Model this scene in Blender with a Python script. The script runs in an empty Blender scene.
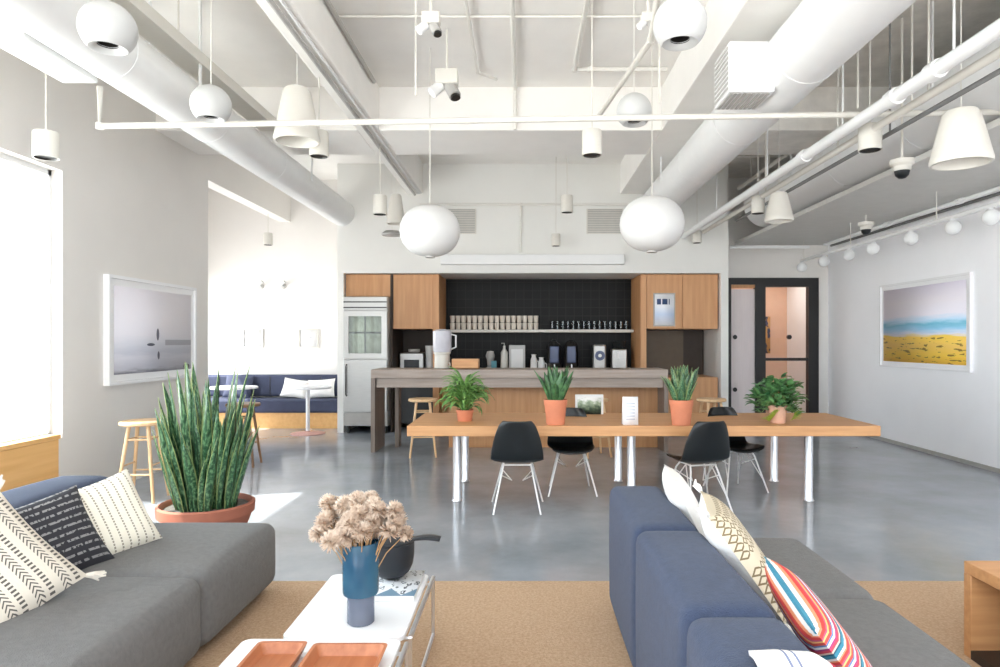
import bpy, math, random
from mathutils import Vector, Matrix
random.seed(7)
PI = math.pi
SC = bpy.context.scene
COL = SC.collection

# ------------------------------------------------------------------ camera
EYE = 1.5
cam_d = bpy.data.cameras.new('camera')
cam_d.sensor_width = 36.0
cam_d.lens = 24.012            # 667 px focal length on a 1000 px frame
cam_d.shift_x = -0.024
cam_d.shift_y = 0.0075
cam_d.clip_end = 200
cam = bpy.data.objects.new('camera', cam_d)
COL.objects.link(cam)
cam.location = (0, 0, EYE)
cam.rotation_euler = (PI/2, 0, 0)
SC.camera = cam

# ------------------------------------------------------------------ world, sun, exposure
W = bpy.data.worlds.new('sky'); SC.world = W; W.use_nodes = True
bg = W.node_tree.nodes['Background']
bg.inputs[0].default_value = (0.93, 0.97, 1.0, 1)
bg.inputs[1].default_value = 6.0
_tc = W.node_tree.nodes.new('ShaderNodeTexCoord'); _sp = W.node_tree.nodes.new('ShaderNodeSeparateXYZ')
_rp = W.node_tree.nodes.new('ShaderNodeValToRGB')
_rp.color_ramp.elements[0].position = .48; _rp.color_ramp.elements[0].color = (.99, .985, .97, 1)
_rp.color_ramp.elements[1].position = .55; _rp.color_ramp.elements[1].color = (.68, .74, .80, 1)
_mr = W.node_tree.nodes.new('ShaderNodeMapRange'); _mr.inputs[1].default_value = -1; _mr.inputs[2].default_value = 1
W.node_tree.links.new(_tc.outputs['Generated'], _sp.inputs[0]); W.node_tree.links.new(_sp.outputs[2], _mr.inputs[0])
W.node_tree.links.new(_mr.outputs[0], _rp.inputs[0]); W.node_tree.links.new(_rp.outputs[0], bg.inputs[0])
# the sky and pavement are brighter on the sun's side (-X)
_mx = W.node_tree.nodes.new('ShaderNodeMapRange'); _mx.inputs[1].default_value = .1; _mx.inputs[2].default_value = -.9
_mx.inputs[3].default_value = 5.4; _mx.inputs[4].default_value = 11.5
W.node_tree.links.new(_sp.outputs[0], _mx.inputs[0]); W.node_tree.links.new(_mx.outputs[0], bg.inputs[1])
sun_d = bpy.data.lights.new('sun', 'SUN'); sun_d.energy = 14.0; sun_d.angle = math.radians(0.8)
sun_d.color = (1.0, 0.95, 0.88)
sun = bpy.data.objects.new('sun', sun_d); COL.objects.link(sun)
sun.rotation_euler = Vector((2.22, 0.62, -3.05)).to_track_quat('-Z', 'Y').to_euler()
sun.location = (-12, -2, 14)
vs = SC.view_settings
SC.display_settings.display_device = 'sRGB'
vs.view_transform = 'Standard'; vs.look = 'None'; vs.gamma = 1.0
vs.exposure = -0.14; vs.use_curve_mapping = False
SC.cycles.use_denoising = True
SC.cycles.max_bounces = 14
SC.cycles.diffuse_bounces = 10
SC.cycles.sample_clamp_indirect = 8

# ------------------------------------------------------------------ materials
def srgb(r, g, b):
    f = lambda c: (c/255/12.92) if c/255 <= .04045 else ((c/255+.055)/1.055)**2.4
    return (f(r), f(g), f(b), 1)

def mat(name, col, rough=.6, metal=0, noise=0, scale=8, bump=0, bscale=60, col2=None, emit=0,
        stretch=(1, 1, 1), spec=.5, sheen=0, coat=0, detail=4):
    m = bpy.data.materials.new(name); m.use_nodes = True
    nt = m.node_tree; b = nt.nodes['Principled BSDF']
    c = srgb(*col)
    b.inputs['Base Color'].default_value = c
    b.inputs['Roughness'].default_value = rough
    b.inputs['Metallic'].default_value = metal
    b.inputs['Specular IOR Level'].default_value = spec
    if sheen: b.inputs['Sheen Weight'].default_value = sheen
    if coat: b.inputs['Coat Weight'].default_value = coat
    tc = nt.nodes.new('ShaderNodeTexCoord')
    mp = nt.nodes.new('ShaderNodeMapping'); mp.inputs['Scale'].default_value = stretch
    nt.links.new(tc.outputs['Object'], mp.inputs[0])
    if noise or col2:
        n = nt.nodes.new('ShaderNodeTexNoise'); n.inputs['Scale'].default_value = scale
        n.inputs['Detail'].default_value = detail
        nt.links.new(mp.outputs[0], n.inputs[0])
        r = nt.nodes.new('ShaderNodeValToRGB')
        c2 = srgb(*col2) if col2 else tuple(x*(1-noise) for x in c[:3])+(1,)
        r.color_ramp.elements[0].position = .32; r.color_ramp.elements[1].position = .68
        r.color_ramp.elements[0].color = c2; r.color_ramp.elements[1].color = c
        nt.links.new(n.outputs[0], r.inputs[0]); nt.links.new(r.outputs[0], b.inputs['Base Color'])
    if bump:
        n2 = nt.nodes.new('ShaderNodeTexNoise'); n2.inputs['Scale'].default_value = bscale
        n2.inputs['Detail'].default_value = 3
        nt.links.new(mp.outputs[0], n2.inputs[0])
        bp = nt.nodes.new('ShaderNodeBump'); bp.inputs['Strength'].default_value = bump
        bp.inputs['Distance'].default_value = .01
        nt.links.new(n2.outputs[0], bp.inputs['Height']); nt.links.new(bp.outputs[0], b.inputs['Normal'])
    if emit:
        b.inputs['Emission Color'].default_value = c; b.inputs['Emission Strength'].default_value = emit
    return m

def wood(name, col, col2, axis='x', scale=3, rough=.45):
    st = {'x': (.6, 9, 9), 'y': (9, .6, 9), 'z': (9, 9, .6)}[axis]
    return mat(name, col, rough, col2=col2, scale=scale, stretch=st, bump=.08, bscale=8, detail=6)

def uvmat(name, fn, rough=.85, bump=.3):
    """fn(nt, u, v) -> colour socket; u, v are 0..1 sockets"""
    m = bpy.data.materials.new(name); m.use_nodes = True
    nt = m.node_tree; b = nt.nodes['Principled BSDF']; b.inputs['Roughness'].default_value = rough
    tc = nt.nodes.new('ShaderNodeTexCoord'); sp = nt.nodes.new('ShaderNodeSeparateXYZ')
    nt.links.new(tc.outputs['UV'], sp.inputs[0])
    nt.links.new(fn(nt, sp.outputs[0], sp.outputs[1]), b.inputs['Base Color'])
    if bump:
        n2 = nt.nodes.new('ShaderNodeTexNoise'); n2.inputs['Scale'].default_value = 90
        nt.links.new(tc.outputs['Object'], n2.inputs[0])
        bp = nt.nodes.new('ShaderNodeBump'); bp.inputs['Strength'].default_value = bump
        bp.inputs['Distance'].default_value = .005
        nt.links.new(n2.outputs[0], bp.inputs['Height']); nt.links.new(bp.outputs[0], b.inputs['Normal'])
    return m

def math_(nt, op, a, b=None, c=None):
    n = nt.nodes.new('ShaderNodeMath'); n.operation = op
    for i, v in enumerate((a, b, c)):
        if v is None: continue
        if isinstance(v, (int, float)): n.inputs[i].default_value = v
        else: nt.links.new(v, n.inputs[i])
    return n.outputs[0]

def ramp(nt, f, stops, interp='CONSTANT'):
    r = nt.nodes.new('ShaderNodeValToRGB'); cr = r.color_ramp; cr.interpolation = interp
    while len(cr.elements) < len(stops): cr.elements.new(.5)
    for e, (p, c) in zip(cr.elements, stops):
        e.position = p; e.color = srgb(*c)
    nt.links.new(f, r.inputs[0]); return r.outputs[0]

def mix(nt, f, a, b):
    n = nt.nodes.new('ShaderNodeMix'); n.data_type = 'RGBA'
    nt.links.new(f, n.inputs[0])
    for i, v in ((6, a), (7, b)):
        if isinstance(v, tuple): n.inputs[i].default_value = srgb(*v)
        else: nt.links.new(v, n.inputs[i])
    return n.outputs[2]

def noise_(nt, scale, u=None, v=None, su=1, sv=1):
    n = nt.nodes.new('ShaderNodeTexNoise'); n.inputs['Scale'].default_value = scale
    n.inputs['Detail'].default_value = 4
    if u is not None:
        cb = nt.nodes.new('ShaderNodeCombineXYZ')
        nt.links.new(math_(nt, 'MULTIPLY', u, su), cb.inputs[0]); nt.links.new(math_(nt, 'MULTIPLY', v, sv), cb.inputs[1])
        nt.links.new(cb.outputs[0], n.inputs[0])
    return n.outputs[0]

def thin_glass(name, tint=(245, 250, 250), rough=.02):
    m = bpy.data.materials.new(name); m.use_nodes = True; nt = m.node_tree
    nt.nodes.remove(nt.nodes['Principled BSDF'])
    out = nt.nodes['Material Output']
    t = nt.nodes.new('ShaderNodeBsdfTransparent'); t.inputs[0].default_value = srgb(*tint)
    g = nt.nodes.new('ShaderNodeBsdfGlossy'); g.inputs['Roughness'].default_value = rough
    f = nt.nodes.new('ShaderNodeLayerWeight')
    mx = nt.nodes.new('ShaderNodeMixShader')
    nt.links.new(math_(nt, 'ADD', math_(nt, 'MULTIPLY', math_(nt, 'POWER', f.outputs['Facing'], 5), .7), .04), mx.inputs[0]); nt.links.new(t.outputs[0], mx.inputs[1])
    nt.links.new(g.outputs[0], mx.inputs[2]); nt.links.new(mx.outputs[0], out.inputs[0])
    return m

M = {}
M['wall'] = mat('wall_paint', (224, 221, 217), .7, noise=.03, scale=2)
M['wall_right'] = mat('wall_paint_cool', (248, 249, 252), .7, noise=.03, scale=2)
M['ceil'] = mat('ceiling_paint', (236, 234, 230), .75, noise=.04, scale=3, bump=.15, bscale=20)
M['wall_k'] = mat('kitchen_wall_paint', (226, 226, 222), .7, noise=.03, scale=2)
M['ceil_grey'] = mat('ceiling_grey', (236, 233, 227), .85, noise=.15, scale=5, bump=.4, bscale=30)
M['white'] = mat('white_enamel', (226, 227, 227), .35, noise=.02)
M['offwhite'] = mat('offwhite_paint', (212, 209, 201), .4, noise=.03)
M['shade'] = mat('shade_white', (190, 191, 190), .5, noise=.02)
M['black'] = mat('black_plastic', (17, 22, 25), .35, noise=.1)
M['blackmetal'] = mat('black_metal', (22, 22, 24), .4, noise=.1)
M['darkhole'] = mat('dark_reflector', (35, 33, 31), .3, noise=.1)
M['chrome'] = mat('chrome', (228, 229, 233), .28, metal=1, noise=.02)
M['steel'] = mat('brushed_steel', (186, 186, 184), .42, metal=.8, noise=.08, scale=6, stretch=(1, 1, 14))
M['wire'] = mat('white_wire', (222, 222, 222), .3, metal=.3, noise=.02)
M['table_wood'] = wood('honey_oak', (212, 160, 110), (194, 140, 92), 'x')
M['cab_wood'] = wood('cabinet_oak', (204, 154, 108), (188, 136, 90), 'z', 2)
M['birch'] = wood('pale_birch', (226, 192, 150), (212, 172, 128), 'z', 3)
M['shaded_stool'] = wood('shaded_stool_wood', (150, 116, 84), (126, 94, 66), 'z', 3)  # stool wood darkened, the shadow on it put into the colour
M['ply'] = wood('plywood', (232, 184, 122), (220, 168, 104), 'y', 2)
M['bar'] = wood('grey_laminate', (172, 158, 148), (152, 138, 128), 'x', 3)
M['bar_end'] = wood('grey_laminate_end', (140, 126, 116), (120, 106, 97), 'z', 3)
M['niche'] = mat('brown_lining_and_shade', (58, 46, 38), .6, noise=.15)
M['rug'] = mat('sisal_rug', (204, 174, 144), .95, col2=(182, 150, 118), scale=70, bump=.7, bscale=160)
M['terra'] = mat('terracotta', (214, 132, 98), .75, noise=.12, scale=9)
M['terra_pale'] = mat('pale_terracotta', (226, 178, 152), .75, noise=.15, scale=9)
M['terra_dark'] = mat('weathered_terracotta', (176, 108, 86), .8, noise=.15, scale=7)
M['soil'] = mat('grey_gravel', (120, 115, 108), .95, noise=.5, scale=50, bump=1, bscale=60)
M['charcoal'] = mat('charcoal_wool', (113, 112, 111), .95, noise=.16, scale=45, bump=.5, bscale=220, sheen=.08)
M['navy'] = mat('navy_wool', (58, 70, 96), .95, noise=.22, scale=40, bump=.5, bscale=220, sheen=.1)
M['banq'] = mat('banquette_navy', (66, 72, 94), .9, noise=.15, scale=10, bump=.3, bscale=200)
M['whitetop'] = mat('white_laminate', (240, 241, 243), .25, noise=.01)
M['pink'] = mat('dusty_pink_metal', (206, 160, 150), .5, noise=.05)
M['tray'] = wood('cherry_tray', (184, 118, 80), (160, 96, 62), 'y', 3)
M['blackglaze'] = mat('dark_iron', (38, 42, 48), .45, noise=.1)
M['pampas'] = mat('dried_pampas', (240, 226, 210), .95, col2=(206, 182, 160), scale=30, bump=.8, bscale=90)
M['stem'] = mat('dry_stem', (190, 150, 104), .8, noise=.2)
M['cable'] = mat('pale_cable', (222, 220, 214), .6, noise=.03)
M['grille'] = mat('grille_grey', (176, 174, 170), .5, noise=.1)
M['peach'] = mat('peach_wall', (226, 186, 160), .8, noise=.04)
M['lilac'] = mat('lilac_door', (226, 216, 216), .6, noise=.05, scale=5, stretch=(6, 6, .5))
M['globe'] = mat('opal_globe', (206, 206, 205), .5, noise=.01, emit=.06)
M['opal'] = mat('opal_bulb', (212, 214, 214), .4, noise=.01, emit=.08)
M['glass'] = thin_glass('window_glass')
M['fridge_glass'] = thin_glass('fridge_glass', (225, 232, 228))
M['clear'] = thin_glass('clear_tumbler', (215, 222, 225))
M['cup'] = mat('cream_cup', (222, 214, 202), .4, noise=.06)
M['greenleaf'] = mat('leaf_green', (138, 176, 96), .45, col2=(66, 116, 54), scale=14)
M['darkleaf'] = mat('leaf_dark', (112, 160, 98), .4, col2=(44, 92, 54), scale=16)
M['midleaf'] = mat('leaf_mid', (82, 124, 76), .4, col2=(30, 66, 38), scale=18)
M['lime'] = mat('leaf_lime', (170, 190, 70), .5, noise=.1)
M['bluefront'] = mat('blue_grey_enamel', (70, 84, 120), .3, noise=.1)
M['foam'] = mat('grey_seal', (120, 120, 120), .6, noise=.1)

def fridge_inside(nt, u, v):
    return ramp(nt, noise_(nt, 6, u, v, 2, 1), [(0, (150, 158, 140)), (.5, (205, 208, 196)), (1, (236, 238, 232))], 'LINEAR')
M['fridge_in'] = uvmat('fridge_inside', fridge_inside, .6, 0)

def floor_mat():
    m = bpy.data.materials.new('polished_concrete'); m.use_nodes = True
    nt = m.node_tree; b = nt.nodes['Principled BSDF']
    tc = nt.nodes.new('ShaderNodeTexCoord')
    n = nt.nodes.new('ShaderNodeTexNoise'); n.inputs['Scale'].default_value = .9; n.inputs['Detail'].default_value = 8
    n.inputs['Roughness'].default_value = .65
    nt.links.new(tc.outputs['Object'], n.inputs[0])
    c = ramp(nt, n.outputs[0], [(.3, (132, 138, 144)), (.7, (166, 172, 180))], 'LINEAR')
    nt.links.new(c, b.inputs['Base Color'])
    n2 = nt.nodes.new('ShaderNodeTexNoise'); n2.inputs['Scale'].default_value = 3; n2.inputs['Detail'].default_value = 6
    nt.links.new(tc.outputs['Object'], n2.inputs[0])
    mr = nt.nodes.new('ShaderNodeMapRange'); mr.inputs[3].default_value = .08; mr.inputs[4].default_value = .22
    nt.links.new(n2.outputs[0], mr.inputs[0]); nt.links.new(mr.outputs[0], b.inputs['Roughness'])
    b.inputs['Specular IOR Level'].default_value = .55
    return m
M['floor'] = floor_mat()

def tile_mat():
    m = bpy.data.materials.new('black_tile'); m.use_nodes = True
    nt = m.node_tree; b = nt.nodes['Principled BSDF']; b.inputs['Roughness'].default_value = .4; b.inputs['Specular IOR Level'].default_value = .15
    tc = nt.nodes.new('ShaderNodeTexCoord'); mp = nt.nodes.new('ShaderNodeMapping')
    mp.inputs['Rotation'].default_value = (PI/2, 0, 0)
    nt.links.new(tc.outputs['Object'], mp.inputs[0])
    br = nt.nodes.new('ShaderNodeTexBrick'); br.offset = 0
    br.inputs['Color1'].default_value = srgb(7, 7, 8); br.inputs['Color2'].default_value = srgb(15, 16, 17)
    br.inputs['Mortar'].default_value = srgb(34, 34, 33); br.inputs['Scale'].default_value = 1
    br.inputs['Mortar Size'].default_value = .006
    br.inputs['Brick Width'].default_value = .15; br.inputs['Row Height'].default_value = .15
    nt.links.new(mp.outputs[0], br.inputs[0]); nt.links.new(br.outputs[0], b.inputs['Base Color'])
    return m
M['tile'] = tile_mat()

# ------------------------------------------------------------------ mesh builder
class MB:
    def __init__(s): s.v = []; s.f = []; s.uv = {}
    def add(s, vs, fs, uvs=None):
        o = len(s.v); s.v += [tuple(p) for p in vs]
        for i, f in enumerate(fs):
            if uvs: s.uv[len(s.f)] = uvs[i]
            s.f.append([o+k for k in f])
        return s
    def box(s, x0, x1, y0, y1, z0, z1):
        x0, x1 = sorted((x0, x1)); y0, y1 = sorted((y0, y1)); z0, z1 = sorted((z0, z1))
        vs = [(x0,y0,z0),(x1,y0,z0),(x1,y1,z0),(x0,y1,z0),(x0,y0,z1),(x1,y0,z1),(x1,y1,z1),(x0,y1,z1)]
        return s.add(vs, [(0,3,2,1),(4,5,6,7),(0,1,5,4),(1,2,6,5),(2,3,7,6),(3,0,4,7)])
    def path(s, pts, r, seg=10, cap=True, closed=False):
        pts = [Vector(p) for p in pts]; n = len(pts)
        rs = r if isinstance(r, (list, tuple)) else [r]*n
        rings = []; prev = None
        for i, p in enumerate(pts):
            if closed: t = (pts[(i+1) % n]-pts[i-1]).normalized()
            else: t = (pts[min(i+1, n-1)]-pts[max(i-1, 0)]).normalized()
            if prev is None:
                a = Vector((0, 0, 1)) if abs(t.z) < .9 else Vector((1, 0, 0))
                u = t.cross(a).normalized()
            else:
                u = (prev - t*prev.dot(t)).normalized()
            prev = u; w = t.cross(u)
            rings.append([p + (u*math.cos(2*PI*k/seg) + w*math.sin(2*PI*k/seg))*rs[i] for k in range(seg)])
        vs = [q for r_ in rings for q in r_]; fs = []
        m = n if closed else n-1
        for i in range(m):
            for k in range(seg):
                a, b_ = i*seg+k, i*seg+(k+1) % seg
                j = (i+1) % n
                fs.append((a, b_, j*seg+(k+1) % seg, j*seg+k))
        if cap and not closed:
            fs.append(tuple(range(seg))[::-1]); fs.append(tuple((n-1)*seg+k for k in range(seg)))
        return s.add(vs, fs)
    def tube(s, a, b, r, seg=12, r2=None): return s.path([a, b], [r, r if r2 is None else r2], seg)
    def lathe(s, prof, c=(0, 0, 0), seg=28, cap0=True, cap1=True):
        vs = []; fs = []; n = len(prof)
        for r, z in prof:
            for k in range(seg):
                a = 2*PI*k/seg; vs.append((c[0]+r*math.cos(a), c[1]+r*math.sin(a), c[2]+z))
        for i in range(n-1):
            for k in range(seg):
                fs.append((i*seg+k, i*seg+(k+1) % seg, (i+1)*seg+(k+1) % seg, (i+1)*seg+k))
        if cap0: fs.append(tuple(range(seg))[::-1])
        if cap1: fs.append(tuple((n-1)*seg+k for k in range(seg)))
        return s.add(vs, fs)
    def grid(s, nu, nv, fn, uv=True):
        vs = [fn(i/nu, j/nv) for j in range(nv+1) for i in range(nu+1)]
        fs = []; us = []
        for j in range(nv):
            for i in range(nu):
                a = j*(nu+1)+i
                fs.append((a, a+1, a+nu+2, a+nu+1))
                us.append([(i/nu, j/nv), ((i+1)/nu, j/nv), ((i+1)/nu, (j+1)/nv), (i/nu, (j+1)/nv)])
        return s.add(vs, fs, us if uv else None)
    def build(s, name, m, parent=None, smooth=True, bevel=0, solid=0, sub=0, loc=None):
        me = bpy.data.meshes.new(name); me.from_pydata(s.v, [], s.f)
        if s.uv:
            ul = me.uv_layers.new(name='UVMap')
            for p in me.polygons:
                u = s.uv.get(p.index)
                if u:
                    for k, li in enumerate(p.loop_indices): ul.data[li].uv = u[k]
        me.materials.append(M[m] if isinstance(m, str) else m)
        me.update()
        o = bpy.data.objects.new(name, me); COL.objects.link(o)
        if smooth:
            for p in me.polygons: p.use_smooth = True
            if hasattr(me, 'set_sharp_from_angle'): me.set_sharp_from_angle(angle=math.radians(38))
        if solid:
            q = o.modifiers.new('solid', 'SOLIDIFY'); q.thickness = solid; q.offset = 0
        if sub:
            q = o.modifiers.new('sub', 'SUBSURF'); q.levels = sub; q.render_levels = sub
        if bevel:
            q = o.modifiers.new('bevel', 'BEVEL'); q.width = bevel; q.segments = 2; q.limit_method = 'ANGLE'
        if parent: o.parent = parent
        if loc: o.location = loc
        return o

def struct(o): o['kind'] = 'structure'; return o
def tag(o, label, cat, group=None):
    o['label'] = label; o['category'] = cat
    if group: o['group'] = group
    return o
def thing(name, label, cat, loc=(0, 0, 0), rz=0, group=None):
    o = bpy.data.objects.new(name, None); COL.objects.link(o); o.empty_display_size = .1
    o.location = loc; o.rotation_euler = (0, 0, rz)
    return tag(o, label, cat, group)
def dup(root, loc, label=None, rz=None, name=None, group=None, scale=None):
    def cp(o, par):
        c = o.copy(); COL.objects.link(c)
        if par: c.parent = par
        for ch in list(o.children): cp(ch, c)
        return c
    r = cp(root, None); r.location = loc
    if rz is not None: r.rotation_euler = (0, 0, rz)
    if label: r['label'] = label
    if group: r['group'] = group
    if scale: r.scale = scale
    return r
def box(name, m, x0, x1, y0, y1, z0, z1, parent=None, bevel=0):
    return MB().box(x0, x1, y0, y1, z0, z1).build(name, m, parent, bevel=bevel)

# ------------------------------------------------------------------ room shell
CZ, BZ = 4.4, 3.9            # deck height, beam underside
XL, XR = -4.2, 5.4
YK, YB = 10.9, 11.85         # kitchen wall, corridor wall
struct(box('floor', 'floor', -4.4, 5.55, -2.5, 14.6, -.12, 0))
struct(box('floor_alcove', 'floor', -5.95, -4.4, 8.67, 12.15, -.12, 0))
struct(box('ceiling', 'ceil', -4.4, 1.9, -2.5, 12.15, CZ, CZ+.15))
struct(box('ceiling_deck', 'ceil_grey', 1.9, 5.55, -2.5, 12.0, CZ, CZ+.15))
struct(MB().box(XR, XR+.15, -2.5, 14.6, 0, CZ).build('wall_right', 'wall_right'))
struct(box('baseboard_right', 'grille', XR-.012, XR, -2.5, YB, 0, .05))
# left wall with its window and the open end towards the seating alcove
w = MB()
w.box(XL-.2, XL, -2.5, .6, 0, CZ); w.box(XL-.2, XL, .6, 6.07, 3.05, CZ); w.box(XL-.2, XL, .6, 6.07, 0, .62)
w.box(XL-.2, XL, 6.07, 8.87, 0, CZ); w.box(XL-.2, XL, 8.87, 12.0, 3.64, CZ)
struct(w.build('wall_left', 'wall', smooth=False))
fr = MB()
for y in (.6, 2.45, 4.3, 6.03): fr.box(XL-.17, XL-.10, y, y+.045, .66, 3.05)
fr.box(XL-.17, XL-.10, .6, 6.07, .62, .67); fr.box(XL-.17, XL-.10, .6, 6.07, 3.0, 3.05)
win = struct(fr.build('window_1', 'white', smooth=False))
struct(MB().grid(1, 1, lambda u, v: (XL-.135, .64+u*5.39, .67+v*2.33)).build('window_pane', 'glass', win))
# alcove; unseen side wall with low window head added to limit the sun
struct(box('ceiling_alcove', 'ceil', -5.95, -4.4, 8.67, 12.15, CZ, CZ+.15))
w = MB(); w.box(-6.05, -5.95, 8.67, 12.15, 0, .5); w.box(-6.05, -5.95, 8.67, 12.15, 2.3, CZ+.15); w.box(-6.05, -5.95, 8.67, 8.87, .5, 2.3); w.box(-6.05, -5.95, 11.95, 12.15, .5, 2.3)
struct(w.build('wall_alcove_unseen', 'wall', smooth=False))
struct(box('wall_alcove', 'wall', -5.95, -2.95, 12.0, 12.15, 0, CZ))
struct(box('wall_alcove_return', 'wall', -5.95, XL-.2, 8.67, 8.87, 0, CZ))
# kitchen wall: bulkhead over the units, narrow piers at either side, back of the recess
k = MB()
k.box(-3.05, 3.34, YK, 12.0, 2.61, CZ)
k.box(-3.05, -2.95, YK, 12.0, 0, 2.61); k.box(3.22, 3.34, YK, 12.0, 0, 2.61)
struct(k.build('wall_kitchen', 'wall_k', smooth=False))
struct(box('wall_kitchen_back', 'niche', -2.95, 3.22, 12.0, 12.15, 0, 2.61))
struct(box('wall_tiles', 'tile', -1.39, 2.0, 11.97, 12.0, .92, 2.61))
struct(box('trim_1', 'white', -1.35, 1.62, YK-.14, YK, 2.74, 2.9, bevel=.006))
# corridor wall with openings for the door and the glazed screen
c = MB()
c.box(3.34, XR, YB, YB+.15, 2.62, CZ); c.box(5.22, XR, YB, YB+.15, 0, 2.62)
c.box(3.34, 3.62, YB, YB+.15, 0, 2.62)
struct(c.build('wall_back', 'wall', smooth=False))
# beams
b = MB(); b.box(-1.90, -1.65, -2.5, YK, BZ, CZ); struct(b.build('ceiling_beam', 'ceil', bevel=.01, smooth=False))
b = MB(); b.box(1.57, 1.98, -2.5, YK, BZ, CZ); struct(b.build('ceiling_beam', 'ceil', bevel=.01, smooth=False))
b = MB(); b.box(-4.2, -1.90, 7.6, 8.6, BZ, CZ); b.box(-1.65, 1.57, 7.6, 8.6, BZ, CZ)
struct(b.build('ceiling_cross_beam', 'ceil', bevel=.01, smooth=False))
b = MB(); b.box(1.98, XR, 7.6, 8.6, BZ, CZ); struct(b.build('ceiling_cross_beam', 'ceil_grey', bevel=.01, smooth=False))
# low soffit along the right wall
struct(box('ceiling_soffit', mat('soffit_paint', (206, 205, 201), .8, noise=.05), 3.74, XR, 1.0, YB, 3.2, 3.26, bevel=.005))

# ------------------------------------------------------------------ room behind the corridor wall
struct(box('wall_meeting_back', 'peach', 3.34, XR, 13.7, 13.85, 0, 2.9))
struct(box('wall_meeting_left', 'peach', 3.3, 3.45, 12.0, 13.7, 0, 2.9))
struct(box('ceiling_meeting', 'ceil', 3.34, XR, 12.0, 13.85, 2.9, 3.0))
ld = bpy.data.lights.new('meeting_room_lamp', 'AREA'); ld.shape = 'RECTANGLE'; ld.size = 1.2; ld.size_y = .9
ld.energy = 20; ld.color = (1, .9, .82)
lo = bpy.data.objects.new('meeting_room_lamp', ld); COL.objects.link(lo); lo.location = (4.5, 12.8, 2.85)
d = thing('door_1', 'white door leaf in black frame at the corridor end', 'door', (3.62, YB, 0)); d['kind'] = 'structure'
f = MB(); f.box(0, .05, -.04, .08, 0, 2.62); f.box(.48, .66, -.04, .08, 0, 2.62); f.box(.05, .48, -.04, .08, 2.5, 2.62)
f.build('door_frame', 'blackmetal', d, smooth=False)
box('door_leaf', 'lilac', .05, .48, 0, .05, .02, 2.42, d, bevel=.004)
box('transom', 'cab_wood', .05, .48, 0, .05, 2.44, 2.5, d)
for z in (.64, 1.57):
    MB().path([(.11, 0, z), (.11, -.04, z), (.11, -.06, z)], [.012, .012, .04], 14).build('door_knob', 'black', d)
wd = thing('window_2', 'black framed glazed screen into the peach room', 'window', (4.28, YB, 0)); wd['kind'] = 'structure'
f = MB(); f.box(.76, .94, -.04, .08, 0, 2.62); f.box(0, .76, -.04, .08, 2.46, 2.62); f.box(0, .76, -.04, .08, 0, .12)
f.box(0, .76, -.03, .05, 1.15, 1.20); f.build('window_frame', 'blackmetal', wd, smooth=False)
MB().grid(1, 1, lambda u, v: (u*.76, .015, .12+v*2.34)).build('window_pane', 'glass', wd)
kn = MB(); kn.path([(.42, 0, 1.57), (.42, -.05, 1.57)], [.04, .04], 14); kn.build('door_knob', 'black', wd)
def pic2(nt, u, v):
    return ramp(nt, noise_(nt, 3, u, v), [(.35, (60, 60, 90)), (.45, (200, 150, 90)), (.6, (235, 180, 110)), (.7, (210, 205, 215))])
M['pic_orange'] = uvmat('orange_poster', pic2, .6, 0)
p = MB(); p.grid(2, 2, lambda u, v: (u*.42, 0, v*.75))
o = p.build('poster', 'pic_orange', loc=(4.62, 13.66, 1.25), solid=.012)
tag(o, 'orange and blue poster on the peach wall behind the glass', 'poster')

# ------------------------------------------------------------------ ducts
def duct(name, X, h, R, y0, y1, label, m='white'):
    t = thing(name, label, 'duct', (X, y0, EYE+h))
    MB().path([(0, 0, 0), (0, y1-y0, 0)], R, 40).build('duct_body', m, t)
    y = y0+.3
    while y < y1-.2:
        MB().path([(0, y-y0-.012, 0), (0, y-y0+.012, 0)], R*1.012, 40).build('seam_ring', m, t); y += 1.5
    y = y0+1.2
    while y < y1-.3:
        for a_, b_ in ((-R-.012, -R+.004), (R-.004, R+.012)): box('hanger_strap', m, a_, b_, y-y0-.015, y-y0+.015, 0, CZ-EYE-h, t)
        y += 3
    return t
dl = duct('air_duct', -2.98, 2.09, .21, -1.5, YK, 'long white round air duct running above the left window wall', 'white')
g = MB(); g.box(-.44, -.18, 5.7, 6.45, -.18, .1); g.build('register', 'white', dl, smooth=False, bevel=.01)
dr = duct('air_duct', 2.04, 2.10, .25, -1.5, YK, 'white round air duct with box register, above dining table right end', 'white')
g = MB(); g.box(-.5, -.16, 6.5, 6.9, -.23, .15)
rg = g.build('register', 'white', dr, smooth=False, bevel=.008)
g = MB()
for i in range(9): g.box(-.485+i*.035, -.465+i*.035, 6.53, 6.87, -.236, -.23)
for i in range(9): g.box(-.506, -.5, 6.53, 6.87, -.2+i*.038, -.182+i*.038)
g.build('louvre', 'grille', rg, smooth=False)
duct('air_duct', 3.86, 2.17, .37, -1.5, 10.6, 'large white round air duct above the low ceiling by right wall', 'white')

tr = thing('cable_trough', 'flat white cable trough beside the left round duct', 'trough', (-2.85, -1.5, 3.86))
t_ = MB(); t_.box(-.11, .11, 0, 9.0, 0, .1); t_.build('trough_body', 'offwhite', tr, smooth=False)
for y in (1, 4, 7): MB().tube((0, y, .02), (0, y, .54), .008, 6).build('hanger_rod', 'offwhite', tr)

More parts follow.
